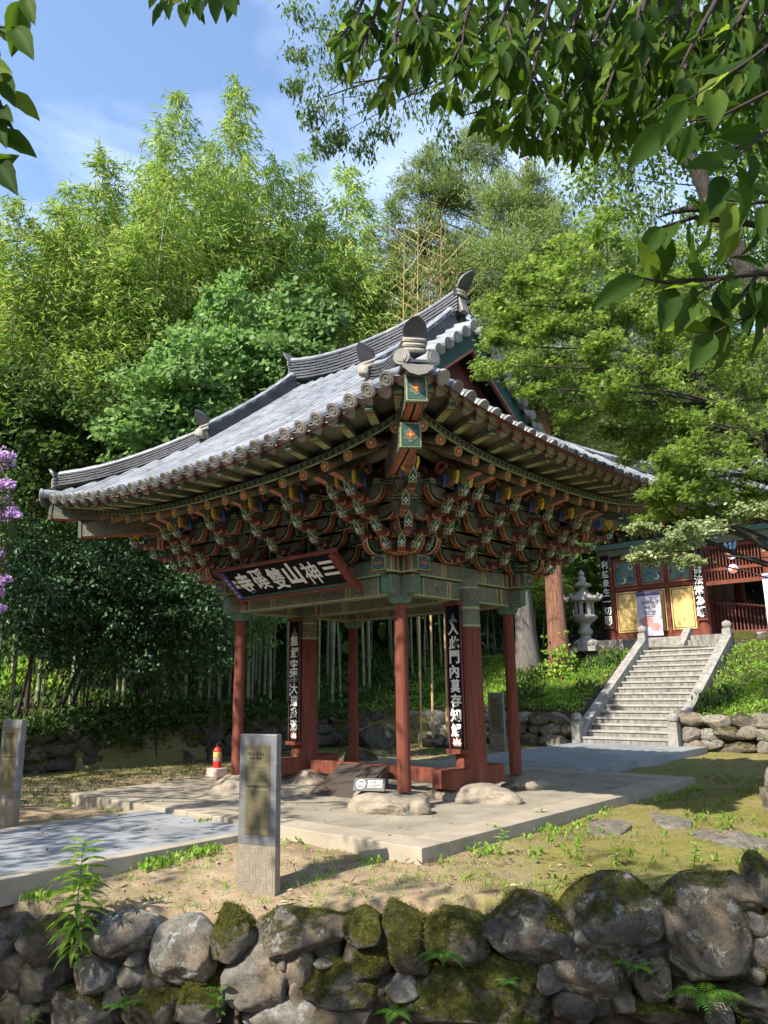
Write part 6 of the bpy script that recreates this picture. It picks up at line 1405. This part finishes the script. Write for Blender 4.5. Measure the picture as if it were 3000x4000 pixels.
near_branch('lower branch of large leaves reaching in from the right edge over the maple',low,0,.10,2,gap=.040,root=at(1760,560,1.8),bough=[(2300,-120,2.6),(2050,250,2.0),(1850,420,1.85),(1715,560,1.74)])
lf=[[(-120,60,1.3),(-30,55,1.25),(30,60,1.2)],[(-110,-20,1.3),(20,-30,1.25),(55,-5,1.2)],[(-120,150,1.3),(-40,150,1.25),(0,160,1.2)],[(-120,200,1.3),(-20,195,1.2),(20,200,1.2)],[(-130,380,1.3),(-50,360,1.25),(-8,350,1.2)],[(-100,230,1.3),(-35,240,1.25),(-10,250,1.2)],[(-100,300,1.3),(-40,290,1.2),(-8,285,1.2)]]
near_branch('branch with a few large pointed leaves at the left photo edge, backlit by sky',lf,0,.075,2,gap=.05,root=at(-160,150,1.3))
cf=[[(420,-120,1.6),(405,-40,1.55),(400,5,1.5)],[(380,-90,1.6),(370,-30,1.55),(365,0,1.5)],[(440,-90,1.6),(440,-30,1.55),(432,0,1.5)],[(500,-80,1.6),(480,-40,1.55),(470,-12,1.5)]]
near_branch('small cluster of leaves hanging in at the top edge left of centre',cf,0,.060,2,gap=.022,root=at(430,-150,1.6))
# ---- trees beyond the frame (to the left behind the camera) whose crowns shade the forecourt
SDv=Vector((-.0906,-.7376,.669))
def shade_tree(label,base,targets,dens=420):
    bl=[]
    for (x,y,z_),s,r in targets:
        c=Vector((x,y,z_))+SDv*s; bl.append((tuple(c),(r,r,r*.7)))
    tree('shade_tree',label,under(base),bl,dens,.13,.07,OVATE,'lf_front','out',.25,'bark',limbs=.9,sub=14,shell=.2)
shade_tree('broad shade tree outside the photo to the left of the paved path',(-4.0,-11.5,0),[((-2.2,-2.2,0),9.5,1.0),((-.9,-2.0,.6),9.0,.9),((.6,-2.4,0),9.5,.8),((-1.7,-1.3,1.4),9,.9),((-.2,-1.3,1.6),9.5,.9),((1.2,-1.3,1.3),10,.8),((-.3,-4.6,0),9.5,1.0),((-1.8,-5.2,0),10,1.0),((.6,-5.6,0),10,.9),((-3.3,-3.3,0),10,1.0),((-3.6,-1.0,0),9.5,1.0),((1.7,-1.6,.8),9.6,.5),((2.66,-4.5,.85),9.0,.42),((-1.9,-4.8,.8),9.2,.7),((-1.9,-4.8,.5),8.6,.7),((-1.9,-4.85,.9),9.0,.6),((-1.8,-4.8,.6),9.4,.7),((-2.1,-4.8,.3),9.0,.7)]
  +[((x_,y_,0),rnd.uniform(10,13),1.15) for x_,y_ in ((-4.6,-3.4),(-5.2,-1.8),(-6.2,-.6),(-6.8,-2.6),(-5.8,1.2),(-7.0,1.6),(-6.6,3.6),(-5.0,3.0),(-7.4,-4.2),(-4.4,.6),(-7.6,.4),(-8.2,2.6))])
shade_tree('broad shade tree outside the photo behind the camera',(4.5,-15.5,0),[((2.0,-6.0,-.3),10,1.0),((1.2,-6.4,-.4),11,.8),((4.6,-4.0,-1.0),10.5,.7),((5.5,-3.3,-.5),10.5,1.0),((4.0,-4.4,-.9),9.5,.6),((5.9,-3.1,-.9),9.5,.8),((6.3,-2.7,-.5),10.5,1.0),((4.9,-3.6,-1.0),10,.8),((6.9,-2.2,.2),10.2,.9),((3.6,-4.3,0),11.5,.5),((7.2,-8.0,2.8),9.5,1.1),((5.0,-6.5,3.6),9.8,1.0)])
# ================================================================ GROUND COVER
def scatter(name,label,cat,pts,L,Wd,shape,mat,mode,per=5,spr=.05,h=.06,kind='stuff'):
    pts=np.asarray(pts); n=len(pts)*per; P=np.repeat(pts,per,0)+nr.normal(size=(n,3))*np.array([spr,spr,0]); P[:,2]+=nr.rand(n)*h; d,nn=leaf_dirs(n,mode,np.tile([0,0,1.],(n,1))); 
    return tag(obj(name,leaf_mesh(name,P,d,nn,L*(.6+.8*nr.rand(n)),Wd*(.7+.6*nr.rand(n)),shape,M[mat])),label,cat,kind=kind)
def rp(x0,x1,y0,y1,n,keep=None):
    x=nr.uniform(x0,x1,n); y=nr.uniform(y0,y1,n); 
    if keep is not None: k=keep(x,y); x,y=x[k],y[k]
    return np.stack([x,y,H(x,y)],1)
clear=lambda x,y: ~((x>-2.15)&(x<1.05)&(y<15.2))
pts=np.concatenate([rp(-7.5,9,10.45,14.9,5200,clear),rp(-12,-6.5,8.5,16,2200,lambda x,y:((-8.35-x)+(y-10.42))/1.414+1.9>.1)])
scatter('slope_weeds','lush low green weeds covering the grassy bank on both sides of the stairs','weeds',pts[nr.rand(len(pts))<.75],.075,.036,OVATE,'lf_weed','out',9,.11,.10)
tall=pts[(np.sin(pts[:,0]*2.3+pts[:,1])+np.sin(pts[:,1]*3.1-pts[:,0]*1.3)+nr.normal(size=len(pts))*.5)>1.15]; scatter('tall_slope_weeds','taller darker weed clumps rising out of the grassy bank beside the stairs','weeds',tall,.14,.06,OVATE,'lf_dark','up',6,.08,.30)
scatter('slope_grass','fine grass between the weeds on the bank beside the stairs','grass',rp(-7.5,9,10.45,14.9,2600,clear),.20,.010,BLADE,'lf_weed','up',5,.05,.02)
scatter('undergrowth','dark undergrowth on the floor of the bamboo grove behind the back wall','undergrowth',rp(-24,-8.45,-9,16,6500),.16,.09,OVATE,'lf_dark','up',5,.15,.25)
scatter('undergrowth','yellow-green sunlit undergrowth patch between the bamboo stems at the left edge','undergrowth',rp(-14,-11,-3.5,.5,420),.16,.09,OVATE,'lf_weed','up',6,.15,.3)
iv=rp(-8.75,-8.0,-5.5,8.3,1500); iv[:,2]=np.where(iv[:,0]>-8.3,.55+.2*nr.rand(len(iv)),iv[:,2])
iv2=np.stack([nr.uniform(-8.02,-7.88,520),nr.uniform(-5,4.5,520),.85-.7*nr.rand(520)**2.2],1); iv2=iv2[np.sin(iv2[:,1]*2.1)+np.sin(iv2[:,1]*.9+1)+nr.normal(size=520)*.4>-.6+1.6*(.85-iv2[:,2])]
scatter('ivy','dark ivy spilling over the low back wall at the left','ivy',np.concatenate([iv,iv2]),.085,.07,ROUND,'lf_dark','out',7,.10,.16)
lawn=rp(2.2,7.5,-3.4,4.5,2400,lambda x,y:(x+.75*y>1.2)&~((x<PX1+.05)&(y>PY0))&((x-Q0[0])*QN[0]+(y-Q0[1])*QN[1]<-.15))
big=(nr.rand(len(lawn))<.30)&(np.sin(lawn[:,0]*2.7+lawn[:,1]*1.9)+np.sin(lawn[:,1]*4.3-lawn[:,0]*3.1)+nr.normal(size=len(lawn))*.5>.35)
scatter('lawn_weeds','small bright weeds scattered over the mossy lawn right of the platform','weeds',lawn[big],.050,.026,OVATE,'lf_weed','up',6,.022,.05)
lw=rp(1.5,7.6,-3.6,5.5,5200,lambda x,y:(x+.75*y>.4+nr.normal(size=len(x))*.9)&~((x<PX1+.05)&(y>PY0))&((x-Q0[0])*QN[0]+(y-Q0[1])*QN[1]<-.12)); lw=lw[np.sin(lw[:,0]*3.9+lw[:,1]*2.3)+np.sin(lw[:,1]*5.1-lw[:,0]*2.7)+nr.normal(size=len(lw))*.9>-.3]
scatter('moss_grass','short yellowish grass blades in the mossy lawn','grass',lw,.038,.006,BLADE,'lf_moss2','up',7,.05,.0)
fr=rp(-2,5.5,-6.3,-3.2,900,lambda x,y:((x-Q0[0])*QN[0]+(y-Q0[1])*QN[1]<-.1)&~((x>-1.45)&(x<1.3))&(y<PY0-.02))
scatter('dirt_grass','sparse dry grass blades on the bare sandy earth before the platform','grass',fr[:330],.06,.006,BLADE,'lf_weed','up',6,.03,.0)
edge=np.concatenate([np.stack([nr.uniform(1.28,1.5,220),nr.uniform(-6.2,-3.2,220),np.full(220,-.2)],1),np.stack([nr.uniform(-5,3.6,60),nr.uniform(-3.32,-3.18,60),np.full(60,-.17)],1),np.stack([nr.uniform(3.5,3.75,110),nr.uniform(-3.1,3.5,110),np.full(110,-.15)],1)])
edge=edge[(np.sin(edge[:,0]*5+edge[:,1]*4.1)+np.sin(edge[:,1]*9.7+edge[:,0]*7)+nr.normal(size=len(edge))*.6)>.35]; edge[:,2]=H(edge[:,0],edge[:,1]); scatter('edge_weeds','low green weeds growing along the path and platform kerbs','weeds',edge,.045,.026,OVATE,'lf_weed','up',7,.04,.05)
lit=np.concatenate([rp(-8,-3.6,-5,9,1500),rp(-3.5,8,4.2,10,350,clear),rp(1.5,7,-6,-2.2,160,lambda x,y:((x-Q0[0])*QN[0]+(y-Q0[1])*QN[1]<-.1)),rp(4.5,8,-4.6,-2.2,500,lambda x,y:((x-Q0[0])*QN[0]+(y-Q0[1])*QN[1]>.15))]); lit[:,2]+=.012
lit=lit[~((lit[:,0]>PX0-.05)&(lit[:,0]<PX1+.05)&(lit[:,1]>PY0)&(lit[:,1]<PY1))]
scatter('fallen_leaves','dry brown bamboo leaves lying on the ground','fallen leaves',lit,.09,.022,DIA,'lf_litter','flat',3,.08,.006)
bk=rp(-8,-3.6,-6,9.5,1500); scatter('forecourt_grass','thin shaded grass on the earth between platform and back wall','grass',bk,.07,.012,BLADE,'lf_dark','up',6,.06,.0)
bpy.context.view_layer.update(); MP=[];MN=[]
for o in list(fw.children):
    me=o.data; mname=me.materials[0].name; pr={'mossy_granite_boulder':.9,'half_mossy_boulder':.55,'dark_stone':.35,'lichen_granite_boulder':.22,'bare_granite_boulder':.18}.get(mname,0)
    if not pr or len(me.vertices)<600: continue
    mw=o.matrix_world; n3=mw.to_3x3(); seed=Vector((rnd.uniform(0,90),0,0))
    for vv in me.vertices:
        n_=(n3@vv.normal); co=mw@vv.co
        if n_.z>.05 and mnoise.noise(co*3.3+seed)+n_.z*.55+pr*.9>.95 and rnd.random()<.75: MP.append(tuple(co)); MN.append(tuple(n_.normalized()))
MP=np.array(MP); MN=np.array(MN); k=4; P=np.repeat(MP,k,0)+nr.normal(size=(len(MP)*k,3))*.008; D=nrm(np.repeat(MN,k,0)+nr.normal(size=(len(P),3))*.55+np.array([0,0,-.25]))
tag(obj('wall_moss',leaf_mesh('wall_moss',P,D,nrm(nr.normal(size=(len(P),3))),-.0+.016*(.6+.8*nr.rand(len(P))),.006,DIA,M['lf_moss'])),'short shaggy moss covering the tops of the front wall boulders','moss',kind='stuff')
b=MB(); ico=[(0,0,.6),(.9,0,0),(0,.9,0),(-.9,0,0),(0,-.9,0),(0,0,-.6)]; icf=[(0,1,2),(0,2,3),(0,3,4),(0,4,1),(5,2,1),(5,3,2),(5,4,3),(5,1,4)]
pe_=np.concatenate([rp(1.5,6.5,-6.0,-2.4,900,lambda x,y:((x-Q0[0])*QN[0]+(y-Q0[1])*QN[1]<-.05)&((y<PY0-.02)|(x>PX1+.05))),rp(-4.5,-1.5,-6,-3.2,200)])
for x,y,z_ in pe_:
    r_=abs(rnd.gauss(.009,.007))+.004; a=rnd.uniform(0,6.28); b.add([(x+(u*math.cos(a)-w_*math.sin(a))*r_*rnd.uniform(.8,1.3),y+(u*math.sin(a)+w_*math.cos(a))*r_,z_+h_*r_*.8+.002) for u,w_,h_ in ico],icf,0)
tag(b.build('gravel',[M['plinth']],smooth=True),'loose grit and pebbles on the sandy earth before the platform','gravel',kind='stuff')
pl_=np.stack([nr.uniform(-3.3,3.3,70),nr.uniform(-3.0,-1.6,70),np.full(70,.004)],1); pl2=np.stack([nr.uniform(-1.1,1.1,40),nr.uniform(-6.0,-3.3,40),np.full(40,-.046)],1)
scatter('fallen_leaves','few dry leaves blown onto the platform and the paved path','fallen leaves',np.concatenate([pl_,pl2]),.06,.02,DIA,'lf_litter','flat',1,.1,.003)
# ---- single plants
def weed_plant(name,label,base,h,n,L,Wd,mat='lf_weed',shape=OVATE,lean=(0,0),droop=.5,cat='plant'):
    t=thing(name,label,cat,base); b=MB(); pth=[(lean[0]*(k/6)**1.5*h,lean[1]*(k/6)**1.5*h,h*k/6) for k in range(7)]; b.tube(pth,[.006*(1-.7*k/6)+.001 for k in range(7)],6,0); b.build('stem',[M['lf_weed']],t,True)
    P=[];D=[];N=[]
    for k in range(n):
        f=.12+.88*k/(n-1); a=k*2.4; hh=h*f; p=(lean[0]*f**1.5*h,lean[1]*f**1.5*h,hh); d=np.array([math.cos(a),math.sin(a),.35-droop*(1.2-f)]); P.append(p);D.append(d);N.append(nrm(np.array([[-math.cos(a)*.5,-math.sin(a)*.5,.8]]))[0])
    sz=np.array([.65+.5*math.sin(3.0*(.1+.85*k/n)) for k in range(n)]); obj('foliage',leaf_mesh('foliage',np.array(P),np.array(D),np.array(N),L*sz,Wd*sz,shape,M[mat]),t); return t
p,_=at_wall(155,2090,.14); weed_plant('tall_weed','tall drooping light green weed growing out of the wall at the lower left',(p.x,p.y,p.z),.92,60,.24,.050,'lf_weed',OVATE,(.03,.02),.9)
p=atz(80,1985,-.22); weed_plant('small_weed','wilted dark weed on the wall top left of the tall weed',(p.x,p.y,h1(p.x,p.y)),.22,16,.10,.035,'lf_dark',OVATE,(.1,0),1.2)
p=atz(362,1960,-.22); weed_plant('small_weed','little pale weed on the bare earth above the lichen boulders',(p.x,p.y,h1(p.x,p.y)),.13,12,.06,.022,'lf_weed',OVATE,(.1,0),.9)
p,_=at_wall(470,2195,.16); weed_plant('small_weed','broad-leaved seedling sprouting from the wall at the bottom edge',(p.x,p.y,p.z),.20,9,.12,.05,'lf_fern',OVATE,(.05,0),.2)
p=atz(1075,1850,-.13); 
for i,(px,py,hh,lb) in enumerate([(1065,1815,.16,'green weed at the right kerb of the platform nearest the corner'),(1165,1780,.2,'taller green weed at the right kerb next to the flat slab'),(1080,1850,.22,'bushy weed in the dirt below the platform corner'),(1330,1870,.18,'bright weed in the moss above the big boulder'),(1560,1800,.2,'leafy weed before the right edge boulders'),(1500,1880,.2,'weed between the two largest boulders on the wall top')]):
    p=atz(px,py,-.13); weed_plant('small_weed',lb,(p.x,p.y,h1(p.x,p.y)),hh,18,.085,.03,'lf_weed',OVATE,(.2,.1),.5)
def fern(label,p,nf,L,up=.6):
    t=thing('fern',label,'fern',p); P=[];D=[];N=[];Ls=[];Ws=[]; b=MB()
    for k in range(nf):
        a=k*6.283/nf+rnd.uniform(-.3,.3); l=L*rnd.uniform(.7,1.1); d=Vector((math.cos(a),math.sin(a),0)); d=(d+Vector((QN[0],QN[1],0))*.4).normalized(); s=Vector((-d.y,d.x,0)); pts=[]
        for q in range(15):
            f=q/14; c=d*(l*f)+Vector((0,0,1))*(l*up*f-l*.75*f*f); pts.append(c)
        b.tube(pts,[.003]*15,4,0,caps=False)
        for q in range(1,15):
            f=q/14
            for sd_ in (-1,1): P.append(pts[q]); D.append((s*sd_+d*.45+Vector((0,0,-.15))).normalized()); N.append((0,0,1)); Ls.append(l*.30*math.sin(math.pi*min(1,f*.85+.18))); Ws.append(l*.075)
    b.build('stalk',[M['lf_fern']],t); obj('frond',leaf_mesh('frond',np.array([tuple(q) for q in P]),np.array([tuple(q) for q in D]),np.array(N),np.array(Ls),np.array(Ws),BLADE,M['lf_fern']),t)
for px,py,nf,L,lb in [(1520,2150,7,.30,'large bright fern at the foot of the wall in the lower right corner'),(960,2062,6,.20,'small fern on the dark mossy block below the bright moss'),(1375,2085,4,.18,'small fern hanging between the two big right boulders'),(262,2170,5,.18,'fern in the wall gap under the tall weed'),(1100,2120,4,.13,'tiny fern on the broad mossy bottom boulder'),(855,2185,5,.2,'pale fern at the bottom edge left of the broad mossy boulder')]:
    p,_=at_wall(px,py,.16); fern(lb,p,nf,L)
p=at(1213,1440,22.9); scatter('trunk_creeper','bright green creeper at the foot of the red-brown cedar trunk','creeper',np.array([[ -3.85+nr.normal()*.25,12.75+nr.normal()*.1,1.6+abs(nr.normal())*.55] for _ in range(130)]),.10,.08,OVATE,'lf_weed','out',4,.08,.05)
# thin wire from the gate to the grove
b=MB(); b.tube([(-PA-.35,-PB,2.93),(-4,-1.5,2.86)],.0035,5,0); tag(b.build('thin_wire',[M['plaster']]),'thin pale wire stretched from the gate beam into the dark trees','wire')
